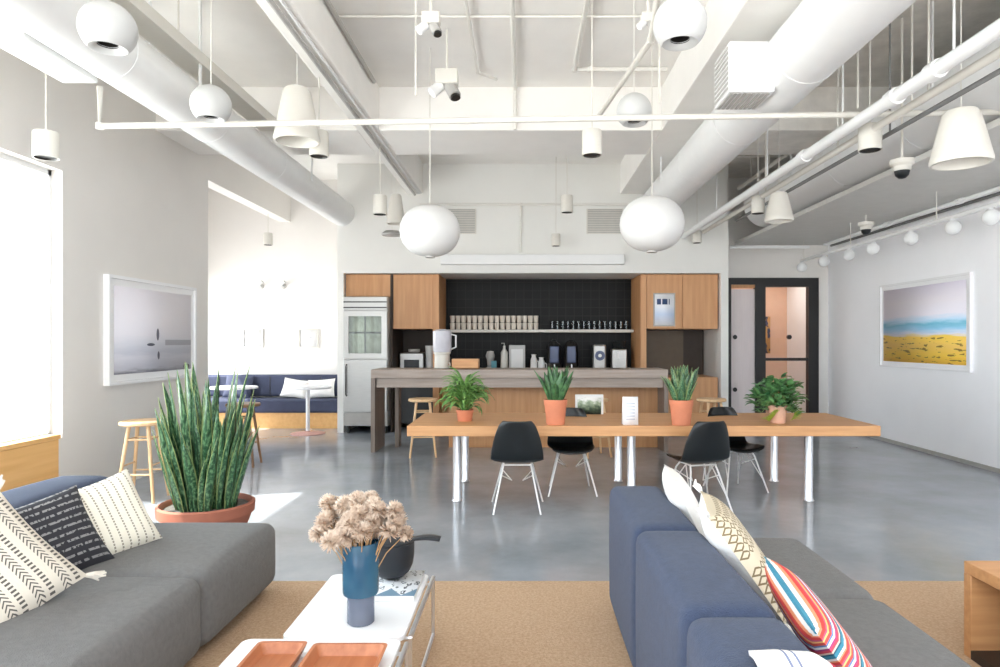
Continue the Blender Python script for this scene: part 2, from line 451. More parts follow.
# ------------------------------------------------------------------ pipes, conduits
def pipe(name, pts, r, label, m='offwhite', cat='pipe', hang=None, hr=.008, coup=None):
    t = thing(name, label, cat, pts[0]); o = Vector(pts[0])
    P = [Vector(p)-o for p in pts]
    q = MB(); q.path(P, r, 12)
    for p in P[1:-1]: q.lathe([(0.001, -r*1.25), (r*1.25, -r), (r*1.25, r), (.001, r*1.25)], p, 12)
    q.build('pipe_run', m, t)
    if coup:
        for a in coup:
            v = P[0].lerp(P[-1], a); dd = (P[-1]-P[0]).normalized()*.05
            MB().path([v-dd, v+dd], r*1.3, 12).build('coupling', m, t)
    if hang:
        for a in hang:
            v = P[0].lerp(P[-1], a)
            MB().tube(v, (v.x, v.y, (3.2 if v.x+o.x > 3.74 and o.z < 3.2 else CZ)-o.z), hr, 6).build('hanger_rod', m, t)
    return t
pipe('sprinkler_main', [(2.6, 1.5, 3.21), (2.6, 10.88, 3.21)], .047, 'thick white diagonal pipe on rods right of the round duct', 'white', coup=[.34, .29, .5], hang=[.2, .27, .42, .6, .8])
pipe('strut_rail', [(2.80, 1.5, 3.20), (2.80, 10.4, 3.20)], .03, 'thin white rail beside the thick diagonal pipe', 'offwhite', 'rail', hang=[.25, .35, .5, .7])
pipe('dark_rod', [(2.99, 1.5, 3.196), (2.99, 9.4, 3.196)], .018, 'dark grey rod under the right duct', 'foam', 'rail', hang=[.3, .5])  # thin dark grey rod drawn for the dark line beside the rail
pipe('sprinkler_branch', [(-3.37, 5.3, 3.52), (-3.37, 5.3, 3.208), (3.80, 5.3, 3.318)], .024, 'thin white pipe crossing the room below the ceiling with a left elbow', 'offwhite', hang=[.35, .62, .84, .9])
pipe('conduit', [(-.49, 2.0, 4.36), (-.49, 7.1, 4.36), (-.3, 7.3, 4.36)], .016, 'leftmost conduit on the ceiling between the two beams', 'cable')
pipe('conduit', [(-.1, 2.0, 4.36), (-.1, 7.58, 4.36)], .02, 'straight middle conduit on the ceiling between the beams', 'cable')
pipe('conduit', [(.53, 2.0, 4.35), (.53, 7.0, 4.35), (.7, 7.0, 4.35), (1.5, 7.0, 4.35)], .024, 'rightmost thick conduit on the ceiling ending in a junction', 'cable')
pipe('conduit', [(-1.64, 5.9, 4.37), (1.56, 5.9, 4.37)], .012, 'thin conduit crossing the ceiling bay from beam to beam', 'cable')
pipe('conduit', [(-1.2, 5.45, 4.37), (1.5, 5.45, 4.37)], .01, 'thin conduit crossing the bay nearest the camera', 'cable')
pipe('conduit', [(-.1, 7.57, 4.36), (-.1, 7.57, 3.9)], .02, 'short conduit dropping down the cross beam face', 'cable')
pipe('conduit', [(-.05, YK-.03, 2.3+1.45), (-.05, YK-.03, 2.95)], .018, 'short vertical conduit on the wall above the kitchen', 'cable')
pipe('conduit', [(-1.6, 8.62, 3.95), (1.55, 8.62, 3.95)], .02, 'conduit along the far side of the cross beam', 'cable')
pipe('conduit', [(-1.7, YK-.05, 3.72), (1.9, YK-.05, 3.72)], .018, 'long conduit across the wall above the kitchen vents', 'cable')
pipe('conduit', [(-1.77, 2, 3.87), (-1.77, 10.8, 3.87)], .02, 'grey conduit clipped under the left ceiling beam', 'grille')
pipe('conduit', [(-1.70, 2, 3.885), (-1.70, 10.8, 3.885)], .012, 'thin white conduit clipped under the left ceiling beam', 'white')
pipe('conduit', [(-1.62, 2, 4.3), (-1.62, 7.2, 4.3)], .022, 'grey conduit along the side of the left ceiling beam', 'grille')
pipe('conduit', [(.62, 1.9, 3.9), (.95, 5.0, 3.75), (.72, 6.6, 3.7)], .024, 'bent white pipe between the two ball lamps right of centre', 'offwhite')
pipe('soffit_pipe', [(5.05, 3.5, 3.12), (5.05, 11.2, 3.12)], .028, 'white pipe under the soffit beside the right wall', 'white', coup=[.3, .55, .75])
pipe('soffit_pipe', [(5.25, 3.5, 3.13), (5.25, 11.4, 3.13)], .02, 'dark grey pipe tight in the soffit corner', 'foam')
pipe('corridor_pipe', [(3.4, 11.0, 3.05), (4.7, 11.0, 3.05)], .025, 'short white pipe across the corridor end', 'white')
pipe('corridor_pipe', [(2.3, 9.4, 4.1), (3.6, 9.4, 4.1)], .02, 'pale pipe high in the dark bay beyond the cross beam', 'offwhite')
pipe('corridor_pipe', [(3.45, 8.8, 3.95), (3.45, 10.7, 3.95)], .03, 'pale pipe running back in the dark bay', 'offwhite', hang=[.3, .7])
pipe('corridor_pipe', [(2.9, 6.0, 4.2), (2.9, 10.8, 4.2)], .02, 'upper pale conduit in the grey deck bay', 'grille', hang=[.1, .5])
pipe('corridor_pipe', [(2.55, 4.0, 4.25), (3.1, 6.6, 4.25)], .02, 'slanting grey conduit on the dark deck', 'grille')
# vent grilles in the kitchen wall
def vent(x0, x1, z0, z1, label):
    t = thing('vent_grille', label, 'vent', (x0, YK, z0), group='vent grilles above the kitchen')
    box('vent_frame', 'offwhite', 0, x1-x0, -.015, 0, 0, z1-z0, t)
    m_ = MB(); n = 14
    for i in range(n):
        z = .02+(z1-z0-.04)*i/(n-1); m_.box(.02, x1-x0-.02, -.03, -.015, z-.006, z+.006)
    m_.build('louvre', 'grille', t, smooth=False)
vent(1.02, 1.62, 3.25, 3.66, 'grey louvred vent right of centre above the kitchen')
vent(-1.3, -.78, 3.25, 3.66, 'grey louvred vent left of centre above the kitchen')
for x, z, lab in ((-4.72, 2.48, 'left small wall sconce in the alcove'), (-4.32, 2.48, 'right small wall sconce in the alcove')):
    t = thing('sconce', lab, 'sconce', (x, 12, z), group='alcove wall sconces')
    MB().path([(0, 0, 0), (0, -.02, 0)], .045, 14).build('back_plate', 'grille', t)
    MB().path([(0, -.02, 0), (0, -.1, .03), (.06, -.12, .08)], [.02, .02, .03], 10).build('lamp_head', 'shade', t)

# ------------------------------------------------------------------ pendants
def cord(t, z, ztop, r=.004, m='cable'):
    MB().tube((0, 0, z), (0, 0, ztop), r, 6).build('cord', m, t)
def at(x, y, Y): return ((x-524)*Y/667, Y, EYE-(y-341)*Y/667)
# bubble lamps
def bubble(x, y, Y, w, label):
    X, Y, Z = at(x, y, Y); R = w*Y/667/2
    t = thing('bubble_pendant', label, 'pendant lamp', (X, Y, Z), group='bubble pendants over the dining table')
    prof = []
    for i in range(25):
        a = -PI/2+PI*i/24
        r = R*(abs(math.cos(a))**.82); z = R*.85*math.sin(a)
        rib = 1+.006*math.cos(i*PI)
        prof.append((max(r*rib, .03 if i in (0, 24) else .001), z))
    MB().lathe(prof, seg=40).build('lamp_shade', 'globe', t)
    MB().lathe([(.05, -.012), (.05, .006)], (0, 0, -R*.85), 16).build('ring', 'grille', t)
    cord(t, R*.85, CZ-Z, .005, 'offwhite')
bubble(430, 231, 6.6, 60, 'left oval white bubble lamp above the dining table')
bubble(652, 224, 6.4, 64, 'right oval white bubble lamp above the dining table')
# ball downlights
def ball(x, y, Y, w, label):
    X, Y, Z = at(x, y, Y); R = w*Y/667/2
    t = thing('ball_downlight', label, 'pendant lamp', (X, Y, Z), group='white ball downlights')
    prof = []
    for i in range(22):
        a = PI/2-.02-(PI*.5+.82)*i/21
        prof.append((R*math.cos(a), R*math.sin(a)))
    zb = prof[-1][1]; rb = prof[-1][0]
    prof += [(rb*.96, zb), (rb*.55, zb+R*.16), (rb*.52, zb+R*.2)]
    MB().lathe(prof, seg=36, cap1=False).build('lamp_shade', 'shade', t)
    MB().lathe([(rb*.54, zb+R*.15), (rb*.5, zb+R*.45), (.005, zb+R*.5)], seg=24, cap0=False).build('reflector', 'darkhole', t)
    cord(t, R, CZ-Z)
ball(108, 29, 3.6, 53, 'largest ball downlight in the upper left corner')
ball(211, 105, 5.0, 39, 'smaller ball downlight below left duct and crossing pipe')
ball(680, 24, 3.64, 53, 'big ball downlight near the top right of centre')
ball(634, 111, 5.56, 35, 'ball downlight hanging above the right bubble lamp')
# cylinder spots
def can(x, y, w, h, Y, label):
    X, Y, Z = at(x, y, Y); R = w*Y/667/2; H = h*Y/667/2
    t = thing('cylinder_spotlight', label, 'spotlight', (X, Y, Z), group='white cylinder spotlights')
    MB().lathe([(R*.92, H), (R, H*.9), (R, -H), (R*.88, -H), (R*.86, -H+.03)], seg=28, cap1=False).build('lamp_body', 'offwhite', t)
    MB().lathe([(R*.88, -H-.001), (R*.8, -H+.012), (.004, -H+.02)], seg=22, cap0=False).build('reflector', 'darkhole', t)
    cord(t, H, CZ-Z, .006, 'offwhite')
can(46, 145, 23, 26, 4.9, 'white cylinder spotlight left, above the window')
can(319, 144, 19, 25, 6.06, 'white cylinder spotlight overlapping the left bell shade')
can(592, 143, 20, 25, 5.65, 'white cylinder spotlight on a long rod near centre')
can(870, 138, 22, 25, 5.4, 'white cylinder spotlight below the thick diagonal pipe')
can(380, 205, 14, 19, 8.1, 'white cylinder spotlight upper left of left bubble lamp')
can(567, 204, 12, 17, 9.3, 'small cylinder spotlight between the bubble lamps, upper')
can(556, 240, 9, 12, 10.5, 'smallest cylinder spotlight between the bubble lamps, lower')
can(697, 237, 9, 12, 10.5, 'small cylinder spotlight right of right bubble lamp')
can(758, 205, 13, 17, 7.9, 'cylinder spotlight beside the small far bell shade')
can(268, 239, 9, 12, 11.2, 'small spotlight hanging in the bright alcove')
# bell shades
def bell(x, y, w, h, Y, label):
    X, Y, Z = at(x, y, Y); R = w*Y/667/2; H = h*Y/667/2
    t = thing('bell_pendant', label, 'pendant lamp', (X, Y, Z), group='white bell shades')
    prof = [(R*.3, H), (R*.5, H*.97), (R*.6, H*.85), (R*.78, H*.1), (R*.97, -H*.75), (R, -H*.85), (R*.98, -H), (R*.9, -H), (R*.7, H*.1), (R*.5, H*.8)]
    MB().lathe(prof, seg=36, cap1=True).build('lamp_shade', 'offwhite', t)
    cord(t, H, CZ-Z)
bell(297, 115, 45, 54, 5.75, 'large white bell shade left of centre below crossing pipe')
bell(961, 137, 56, 54, 4.6, 'largest bell shade at the upper right')
bell(779, 207, 28, 29, 7.4, 'small far bell shade right of the right bubble lamp')
bell(396, 209, 18, 30, 9.6, 'small far bell shade behind the left bubble lamp')
t = thing('disc_pendant', 'flat white disc pendant left of the left bubble lamp', 'pendant lamp', at(392, 233, 9.9))
MB().lathe([(.02, .04), (.1, .03), (.16, -.02), (.14, -.04), (.02, -.03)], seg=28).build('lamp_shade', 'grille', t)
cord(t, .04, CZ-t.location.z)
# ceiling fixtures with heads
def fixture(x, y, Y, s, label):
    X, Y, Z = at(x, y, Y)
    t = thing('ceiling_spot_cluster', label, 'spotlight', (X, Y, Z), group='swivel spotlight clusters under the deck')
    box('junction_box', 'offwhite', -.09*s, .09*s, -.06*s, .06*s, .02*s, .14*s, t, bevel=.01)
    MB().path([(.02*s, 0, .02*s), (.07*s, -.04*s, -.08*s)], .05*s, 16).build('lamp_head', 'grille', t)
    MB().path([(-.05*s, 0, .02*s), (-.12*s, -.03*s, -.05*s)], .045*s, 16).build('lamp_head', 'white', t)
    MB().path([(.07*s, -.04*s, -.08*s), (.075*s, -.045*s, -.1*s)], .04*s, 14).build('lens', 'darkhole', t)
    cord(t, .14*s, CZ-Z, .012, 'offwhite')
fixture(447, 88, 6.2, 1.15, 'white swivel spotlight cluster hanging over the room centre')
fixture(431, 27, 5.0, .75, 'small grey swivel spotlight near the top of the view')
fixture(648, 24, 5.2, .6, 'dark small swivel spotlight behind the big ball downlight')
for x, y, Y, lab in ((902, 170, 6.0, 'larger white dome camera below the right duct'), (866, 229, 9.0, 'small far dome camera above the track globes')):
    X, Y, Z = at(x, y, Y)
    t = thing('dome_camera', lab, 'camera', (X, Y, Z), group='ceiling dome cameras')
    MB().lathe([(.03, .1), (.1, .09), (.1, .05), (.075, .03), (.075, -.01)], seg=22).build('housing', 'offwhite', t)
    MB().lathe([(.065, -.01), (.055, -.05), (.03, -.075), (.004, -.08)], seg=20, cap0=False).build('lens_dome', 'black', t)
    cord(t, .1, (3.2 if X > 3.74 else CZ)-Z, .01, 'offwhite')
# globe track at right wall
tk = thing('globe_track', 'long white track tube carrying small globes along right wall', 'light track', (4.7, 0, 2.86))
MB().path([(0, 3.5, 0), (0, 11.3, 0)], .028, 12).build('track_tube', 'white', tk)
for y in (5.2, 7.6, 9.6, 11.2): MB().tube((0, y, 0), (0, y, .34), .006, 6).build('hanger_rod', 'offwhite', tk)
g0 = None
labs = ['farthest globe bulb at the corridor end of the track', 'second globe bulb from the corridor end', 'third globe bulb from the corridor end',
        'middle globe bulb of the right wall track', 'globe bulb left of the gap above the yellow landscape picture', 'globe bulb above the right edge of the landscape picture', 'nearest globe bulb at the right frame edge']
for x, lab in zip((802, 824, 849, 873, 911, 953, 991), labs):
    y = 667*4.7/(x-524)
    if g0 is None:
        g0 = thing('globe_bulb', lab, 'bulb', (4.7, y, 2.745), group='white globe bulbs on the track')
        MB().lathe([(.082*math.cos(-PI/2+PI*i/14)+.0005, .082*math.sin(-PI/2+PI*i/14)) for i in range(15)], seg=22).build('bulb', 'opal', g0)
        MB().lathe([(.03, .07), (.03, .095)], seg=12).build('socket', 'white', g0)
    else: dup(g0, (4.7, y, 2.745), lab)

# ------------------------------------------------------------------ kitchen
def cabinet(name, label, x0, x1, y0, y1, z0, z1, doors, m='cab_wood', kick=0):
    t = thing(name, label, 'cabinet', (x0, y0, z0)); W_, D_, H_ = x1-x0, y1-y0, z1-z0
    box('body', m, 0, W_, .02, D_, kick, H_, t)
    n = doors
    for i in range(n):
        a = W_*i/n+.004; b_ = W_*(i+1)/n-.004
        dd = box('door', m, a, b_, 0, .019, kick+.004, H_-.004, t, bevel=.002)
    return t
cabinet('upper_cabinet', 'oak cabinet above the steel refrigerator', -2.94, -2.2, 11.0, 11.96, 2.23, 2.60, 1)
cabinet('upper_cabinet', 'oak wall cabinet right of the refrigerator over the espresso machine', -2.16, -1.5, 11.0, 11.96, 1.70, 2.60, 1)
cabinet('upper_cabinet', 'oak wall cabinet on the right with a framed notice on its door', 2.02, 3.2, 11.0, 11.96, 1.70, 2.60, 2)
box_ = tag(box('side_panel', 'cab_wood', -1.5, -1.40, 10.98, 11.96, 0, 2.60), 'tall oak end panel left of the black tiles', 'panel')
box_.name = 'end_panel'
q = tag(box('end_panel', 'cab_wood', 1.92, 2.015, 10.98, 11.96, 0, 2.60), 'tall oak end panel right of the black tiles', 'panel')
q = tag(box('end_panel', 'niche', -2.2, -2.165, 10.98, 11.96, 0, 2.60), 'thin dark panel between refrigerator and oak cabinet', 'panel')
cabinet('undercounter_cooler', 'black undercounter cooler behind the bar stool', -2.16, -1.5, 11.35, 11.96, 0, .88, 1, m='black', kick=.1)
cabinet('base_cabinet', 'long oak base cabinet behind the bar under the worktop', -1.40, 1.92, 11.35, 11.96, 0, .88, 5, kick=.1)
cabinet('base_cabinet', 'oak base cabinet in the right niche', 2.02, 3.2, 11.0, 11.96, 0, .90, 2, kick=.08)
tag(box('worktop', 'bar', -2.16, -1.5, 11.3, 11.96, .88, .92), 'grey worktop under the espresso machine', 'worktop')
tag(box('worktop', 'bar', -1.40, 1.92, 11.3, 11.97, .88, .92), 'grey worktop in front of the black tiles', 'worktop')
t = thing('niche_lining', 'dark brown niche with bronze panel right of the tiles', 'niche', (2.02, 11.9, .9))
box('back_panel', 'niche', 0, 1.18, 0, .08, 0, .8, t)
box('bronze_panel', mat('bronze_panel', (96, 80, 60), .5, noise=.15), .02, .82, -.01, 0, .02, .78, t)
sh = tag(box('shelf', 'offwhite', -1.39, 1.91, 11.62, 11.97, 1.65, 1.70, bevel=.004), 'long pale shelf of cups and glasses across the black tiles', 'shelf')
# cups and glasses
cups = []
c0 = None
for row in range(2):
    for i in range(16):
        X = -1.26+i*.098+(.03 if row else 0)*0; z = 1.70+row*.125
        lab = '%s row cup %s on the shelf left of the glasses' % (('lower', 'upper')[row], ('at the left end' if i == 0 else 'at the right end' if i == 15 else 'in the middle of the row'))
        if c0 is None:
            c0 = MB().lathe([(.028, 0), (.038, .006), (.045, .12), (.04, .12), (.034, .012), (.002, .01)], seg=14, cap1=True).build('cup', 'cup')
            c0.location = (X, 11.75, z); tag(c0, lab, 'cup', 'cream cups stacked on the shelf')
        else:
            o = c0.copy(); COL.objects.link(o); o.location = (X, 11.75, z); o['label'] = lab
            if 0 < i < 15: o['group'] = 'cream cups in the middle of the %s row' % ('lower', 'upper')[row]
            else: o['group'] = 'cream cups stacked on the shelf'
g0_ = None
for i in range(15):
    X = .50+i*.093
    lab = 'drinking glass %s of the glass row on the shelf' % ('at the left end' if i == 0 else 'at the right end' if i == 14 else 'in the middle')
    if g0_ is None:
        g0_ = MB().lathe([(.024, 0), (.03, .004), (.036, .15), (.034, .15), (.027, .012), (.002, .012)], seg=14).build('drinking_glass', 'clear')
        g0_.location = (X, 11.76, 1.70); tag(g0_, lab, 'glass', 'tumblers on the shelf')
    else:
        o = g0_.copy(); COL.objects.link(o); o.location = (X, 11.76, 1.70); o['label'] = lab
        if 0 < i < 14: o['group'] = 'tumblers in the middle of the shelf row'
# notice frame on right cabinet
def notice(nt, u, v):
    base = ramp(nt, v, [(0, (236, 234, 238)), (.35, (206, 222, 246)), (.62, (236, 240, 248)), (1, (244, 244, 248))], 'LINEAR')
    m1 = math_(nt, 'LESS_THAN', math_(nt, 'ABSOLUTE', math_(nt, 'SUBTRACT', v, .76)), .09)
    fu = math_(nt, 'FRACT', math_(nt, 'MULTIPLY', u, 3.0))
    m2 = math_(nt, 'GREATER_THAN', fu, .18)
    m3 = math_(nt, 'LESS_THAN', math_(nt, 'ABSOLUTE', math_(nt, 'SUBTRACT', u, .45)), .33)
    return mix(nt, math_(nt, 'MULTIPLY', math_(nt, 'MULTIPLY', m1, m2), m3), base, (52, 74, 112))
M['notice'] = uvmat('notice_print', notice, .5, 0)
t = thing('framed_notice', 'framed white notice with dark blue blocks on the oak cabinet', 'notice', (2.15, 10.99, 1.76))
f = MB(); f.box(-.02, .34, -.012, 0, -.02, 0); f.box(-.02, .34, -.012, 0, .51, .53); f.box(-.02, 0, -.012, 0, 0, .51); f.box(.32, .34, -.012, 0, 0, .51)
f.build('frame', 'grille', t, smooth=False)
MB().grid(1, 1, lambda u, v: (u*.32, -.006, v*.51)).build('sheet', 'notice', t, solid=.004)
# refrigerator
t = thing('refrigerator', 'tall stainless refrigerator with glass upper door left of the kitchen', 'refrigerator', (-2.92, 10.75, 0))
f = MB(); f.box(0, .72, .06, .9, .12, 2.22); f.build('body', 'steel', t, bevel=.008)
g = box('grille', 'steel', .01, .71, 0, .06, 2.0, 2.21, t, bevel=.004)
s_ = MB()
for z in (2.03, 2.12): s_.box(.01, .71, -.004, 0, z, z+.02)
s_.build('slat', 'darkhole', g, smooth=False)
dr_ = MB(); dr_.box(.01, .71, 0, .055, 1.22, 1.30); dr_.box(.01, .71, 0, .055, 1.9, 1.98); dr_.box(.01, .09, 0, .055, 1.30, 1.9); dr_.box(.62, .71, 0, .055, 1.30, 1.9)
ud = dr_.build('door', 'steel', t, smooth=False)
MB().grid(1, 1, lambda u, v: (.09+u*.53, .02, 1.3+v*.6)).build('door_glass', 'fridge_glass', ud)
MB().grid(2, 2, lambda u, v: (.09+u*.53, .05, 1.3+v*.6)).build('interior', 'fridge_in', ud, solid=.005)
s_ = MB(); s_.box(.09, .62, .03, .045, 1.62, 1.65); s_.box(.34, .36, .03, .045, 1.3, 1.9); s_.build('rack', 'foam', ud, smooth=False)
ld_ = box('door', 'steel', .01, .71, 0, .055, .36, 1.2, t, bevel=.004)
MB().path([(.06, 0, .62), (.06, -.05, .64), (.06, -.05, 1.1), (.06, 0, 1.12)], .012, 8).build('handle', 'darkhole', ld_)
box('base_grille', 'grille', .01, .71, .02, .06, .14, .34, t)
for x in (.06, .66):
    for y in (.12, .84): MB().tube((x, y, 0), (x, y, .12), .025, 10).build('foot', 'black', t)
# bar counter
t = thing('bar_counter', 'long grey bar counter with waterfall ends in front of the kitchen', 'counter', (-2.06, 8.97, 0))
box('counter_top', 'bar', 0, 4.0, 0, .64, 1.0, 1.115, t, bevel=.004)
box('apron', 'bar', .06, 3.94, .06, .12, .87, 1.0, t)
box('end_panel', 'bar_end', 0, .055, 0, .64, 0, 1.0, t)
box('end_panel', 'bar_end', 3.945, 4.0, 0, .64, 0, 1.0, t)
box('front_panel', 'cab_wood', 1.0, 3.945, .44, .48, 0, .87, t)
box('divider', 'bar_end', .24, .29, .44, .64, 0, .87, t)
# things on the bar / worktop
BT = 1.115
t = thing('water_dispenser', 'clear-topped drink dispenser at the left of the bar', 'dispenser', (-1.14, 9.3, BT))
MB().lathe([(.09, 0), (.11, .01), (.105, .2), (.12, .21), (.12, .23)], seg=24).build('base', 'offwhite', t)
MB().lathe([(.118, .23), (.13, .25), (.13, .52), (.1, .54), (.03, .55)], seg=24).build('tank', mat('frosted_tank', (205, 205, 214), .25, noise=.1), t)
MB().path([(.1, -.06, .08), (.12, -.13, .08), (.12, -.13, .04)], .012, 8).build('tap', 'grille', t)
MB().path([(.12, 0, .48), (.19, 0, .46), (.19, 0, .3), (.12, 0, .27)], .012, 8).build('handle', 'white', t)
t = thing('wooden_crate', 'small honey wood box on the bar behind the first plant', 'box', (-.98, 9.05, BT))
f = MB(); f.box(0, .36, 0, .02, 0, .14); f.box(0, .36, .22, .24, 0, .14); f.box(0, .02, .02, .22, 0, .14); f.box(.34, .36, .02, .22, 0, .14); f.box(0, .36, 0, .24, 0, .015)
f.build('body', 'table_wood', t, smooth=False)
WT = .92
def urn(x, w, z1, label, front='bluefront', body='darkhole', Y=11.55):
    X = (x-524)*Y/667; t = thing('coffee_urn', label, 'coffee maker', (X, Y, WT)); H = z1-WT; r = w*Y/667/2
    MB().lathe([(r*.9, 0), (r, .02), (r*.95, H*.75), (r*.8, H*.9), (r*.3, H)], seg=24).build('body', body, t)
    box('front_plate', front, -r*.6, r*.6, -r*1.05, -r*.8, H*.35, H*.85, t, bevel=.02)
    MB().path([(0, -r, H*.3), (0, -r-.05, H*.3), (0, -r-.05, H*.2)], .012, 8).build('tap', 'chrome', t)
    MB().path([(-r*.4, 0, H*.98), (-r*.2, 0, H*1.05), (r*.2, 0, H*1.05), (r*.4, 0, H*.98)], .008, 8).build('handle', 'black', t)
urn(554, 15, 1.5, 'left one of two dark glossy coffee urns before the tiles', 'bluefront')
urn(571, 15, 1.5, 'right one of two dark glossy coffee urns before the tiles', 'bluefront')
t = thing('grinder', 'blue faced coffee brewer with round dial before the tiles', 'coffee maker', (1.3, 11.55, WT))
box('body', 'steel', -.11, .11, -.12, .14, 0, .52, t, bevel=.03)
MB().path([(0, -.12, .33), (0, -.14, .33)], .085, 24).build('dial', 'bluefront', t)
MB().path([(0, -.14, .33), (0, -.15, .33)], .03, 16).build('dial_centre', 'white', t)
t = thing('grinder', 'metal coffee grinder with hopper nearest the right oak panel', 'coffee grinder', (1.64, 11.55, WT))
box('body', 'steel', -.13, .13, -.13, .14, 0, .44, t, bevel=.02)
MB().lathe([(.06, .44), (.11, .5), (.12, .56), (.1, .58)], seg=20).build('hopper', 'clear', t)
box('display', 'white', -.05, .0, -.14, -.13, .28, .4, t); box('tray', 'black', -.08, .08, -.18, -.13, .02, .06, t)
t = thing('espresso_machine', 'small steel espresso machine in the left niche', 'coffee maker', (-2.13, 11.4, WT))
box('body', 'steel', 0, .42, 0, .4, 0, .38, t, bevel=.02); box('front_panel', 'blackglaze', .08, .34, -.006, 0, .06, .26, t)
MB().lathe([(.07, .38), (.1, .4), (.1, .44)], (.22, .2, 0), 18).build('cup_tray', 'offwhite', t)
t = thing('jug', 'white jug beside the espresso machine', 'jug', (-1.6, 11.36, WT))
MB().lathe([(.05, 0), (.07, .02), (.07, .3), (.085, .5), (.075, .5)], seg=20).build('body', 'white', t)
MB().path([(.07, 0, .42), (.12, 0, .38), (.12, 0, .2), (.07, 0, .15)], .01, 8).build('handle', 'white', t)
t = thing('juicer', 'small grey and teal juicer before the tiles left', 'juicer', (-.58, 11.5, WT))
MB().lathe([(.09, 0), (.09, .1), (.05, .14), (.06, .26), (.08, .32), (.06, .4), (.02, .41)], seg=20).build('body', 'grille', t)
box('base', mat('teal', (80, 150, 165), .4, noise=.1), .02, .11, -.1, -.07, .1, .24, t)
t = thing('soap_bottle', 'white bottle beside the upright white menu stand', 'bottle', (-.34, 11.5, WT))
MB().lathe([(.06, 0), (.065, .02), (.06, .38), (.025, .44), (.02, .5)], seg=18).build('body', 'offwhite', t)
MB().path([(0, 0, .5), (0, 0, .54), (-.05, 0, .54)], .01, 8).build('pump', 'grille', t)
t = thing('menu_stand', 'upright white rectangular menu stand before the black tiles', 'stand', (-.12, 11.5, WT))
box('panel', 'shade', -.14, .14, 0, .1, 0, .51, t, bevel=.01); box('inset', 'white', -.1, .1, -.006, 0, .12, .44, t)
for i, (x, h_) in enumerate(((.17, .35), (.30, .3))):
    t = thing('milk_jug', ('taller' if i == 0 else 'shorter')+' white milk jug right of the menu stand', 'jug', (x, 11.5, WT), group='white milk jugs')
    MB().lathe([(.055, 0), (.06, .02), (.06, h_*.7), (.035, h_*.9), (.045, h_)], seg=18).build('body', 'white', t)
    MB().path([(.05, 0, h_*.7), (.09, 0, h_*.6), (.09, 0, h_*.35), (.055, 0, h_*.3)], .008, 8).build('handle', 'white', t)

# ------------------------------------------------------------------ alcove seating
t = thing('banquette', 'long navy upholstered banquette on a plywood base in the alcove', 'bench', (-5.9, 11.45, 0))
box('base', 'ply', 0, 2.8, 0, .5, 0, .27, t); box('seat', 'banq', 0, 2.8, -.06, .42, .27, .50, t, bevel=.04)
box('backrest', 'banq', 0, 2.8, .36, .54, .52, .90, t, bevel=.04)
bs = MB()
for i in range(3): bs.box(i*.9+.5, i*.9+.51, .352, .36, .54, .88)
bs.build('seam', 'darkhole', t, smooth=False)
def cushion_mesh(mb, w, h, t, n=18, pinch=.07):
    def side(sg):
        def fn(u, v):
            a = u*2-1; b_ = v*2-1
            x = a*w/2*(1-pinch*(1-b_*b_)); z = b_*h/2*(1-pinch*(1-a*a))
            th = t/2*(max(0, (1-a**4))*max(0, (1-b_**4)))**.55
            return (x, sg*th, z)
        return fn
    mb.grid(n, n, side(-1)); 
    m2 = MB(); m2.grid(n, n, side(1)); m2.f = [f_[::-1] for f_ in m2.f]
    uv2 = [m2.uv[i][::-1] for i in range(len(m2.f))]
    mb.add(m2.v, m2.f, uv2)
    return mb
def cushion(name, label, w, h, t, m, loc, th, tilt, roll, back=None, tassels=None, tm=None, group=None):
    mb = MB(); cushion_mesh(mb, w, h, t)
    R = Matrix.Rotation(math.radians(th), 4, 'Z') @ Matrix.Rotation(math.radians(tilt), 4, 'X') @ Matrix.Rotation(math.radians(roll), 4, 'Y')
    if back or tassels:
        root = thing(name, label, 'cushion', loc, group=group)
        n = len(mb.f)//2
        a = MB(); a.v = mb.v; a.f = mb.f[:n]; a.uv = {i: mb.uv[i] for i in range(n)}
        b2 = MB(); b2.v = mb.v; b2.f = mb.f[n:]; b2.uv = {i-n: mb.uv[i] for i in range(n, 2*n)}
        a.build('front_cover', m, root); b2.build('back_cover', back or m, root)
        if tassels:
            for sx in (-1, 1):
                for sz in (-1, 1):
                    tt = MB()
                    for k in range(9):
                        aa = math.atan2(sz*h, sx*w)+random.uniform(-.35, .35)
                        L = random.uniform(.04, .075)
                        p0 = Vector((sx*w/2*.985, 0, sz*h/2*.985))
                        tt.path([p0, p0+Vector((math.cos(aa)*L*.5, random.uniform(-.01, .01), math.sin(aa)*L*.5)), p0+Vector((math.cos(aa)*L, random.uniform(-.02, .02), math.sin(aa)*L))], [.009, .008, .004], 5)
                    tt.build('tassel', tm or 'cup', root)
        root.matrix_world = Matrix.Translation(loc) @ R
        return root
    o = mb.build(name, m); o.matrix_world = Matrix.Translation(loc) @ R
    return tag(o, label, 'cushion', group)
M['cw'] = mat('white_linen', (240, 238, 234), .9, noise=.04, bump=.2)
cushion('cushion', 'left white cushion on the navy banquette', .48, .34, .14, 'cw', (-4.0, 11.68, .67), 0, -22, 8, group='white banquette cushions')
cushion('cushion', 'right white cushion on the navy banquette', .48, .34, .14, 'cw', (-3.55, 11.68, .67), 0, -22, -4, group='white banquette cushions')
cushion('cushion', 'navy cushion on the banquette behind the stool', .5, .42, .14, 'banq', (-5.0, 11.68, .70), 0, -20, 3)
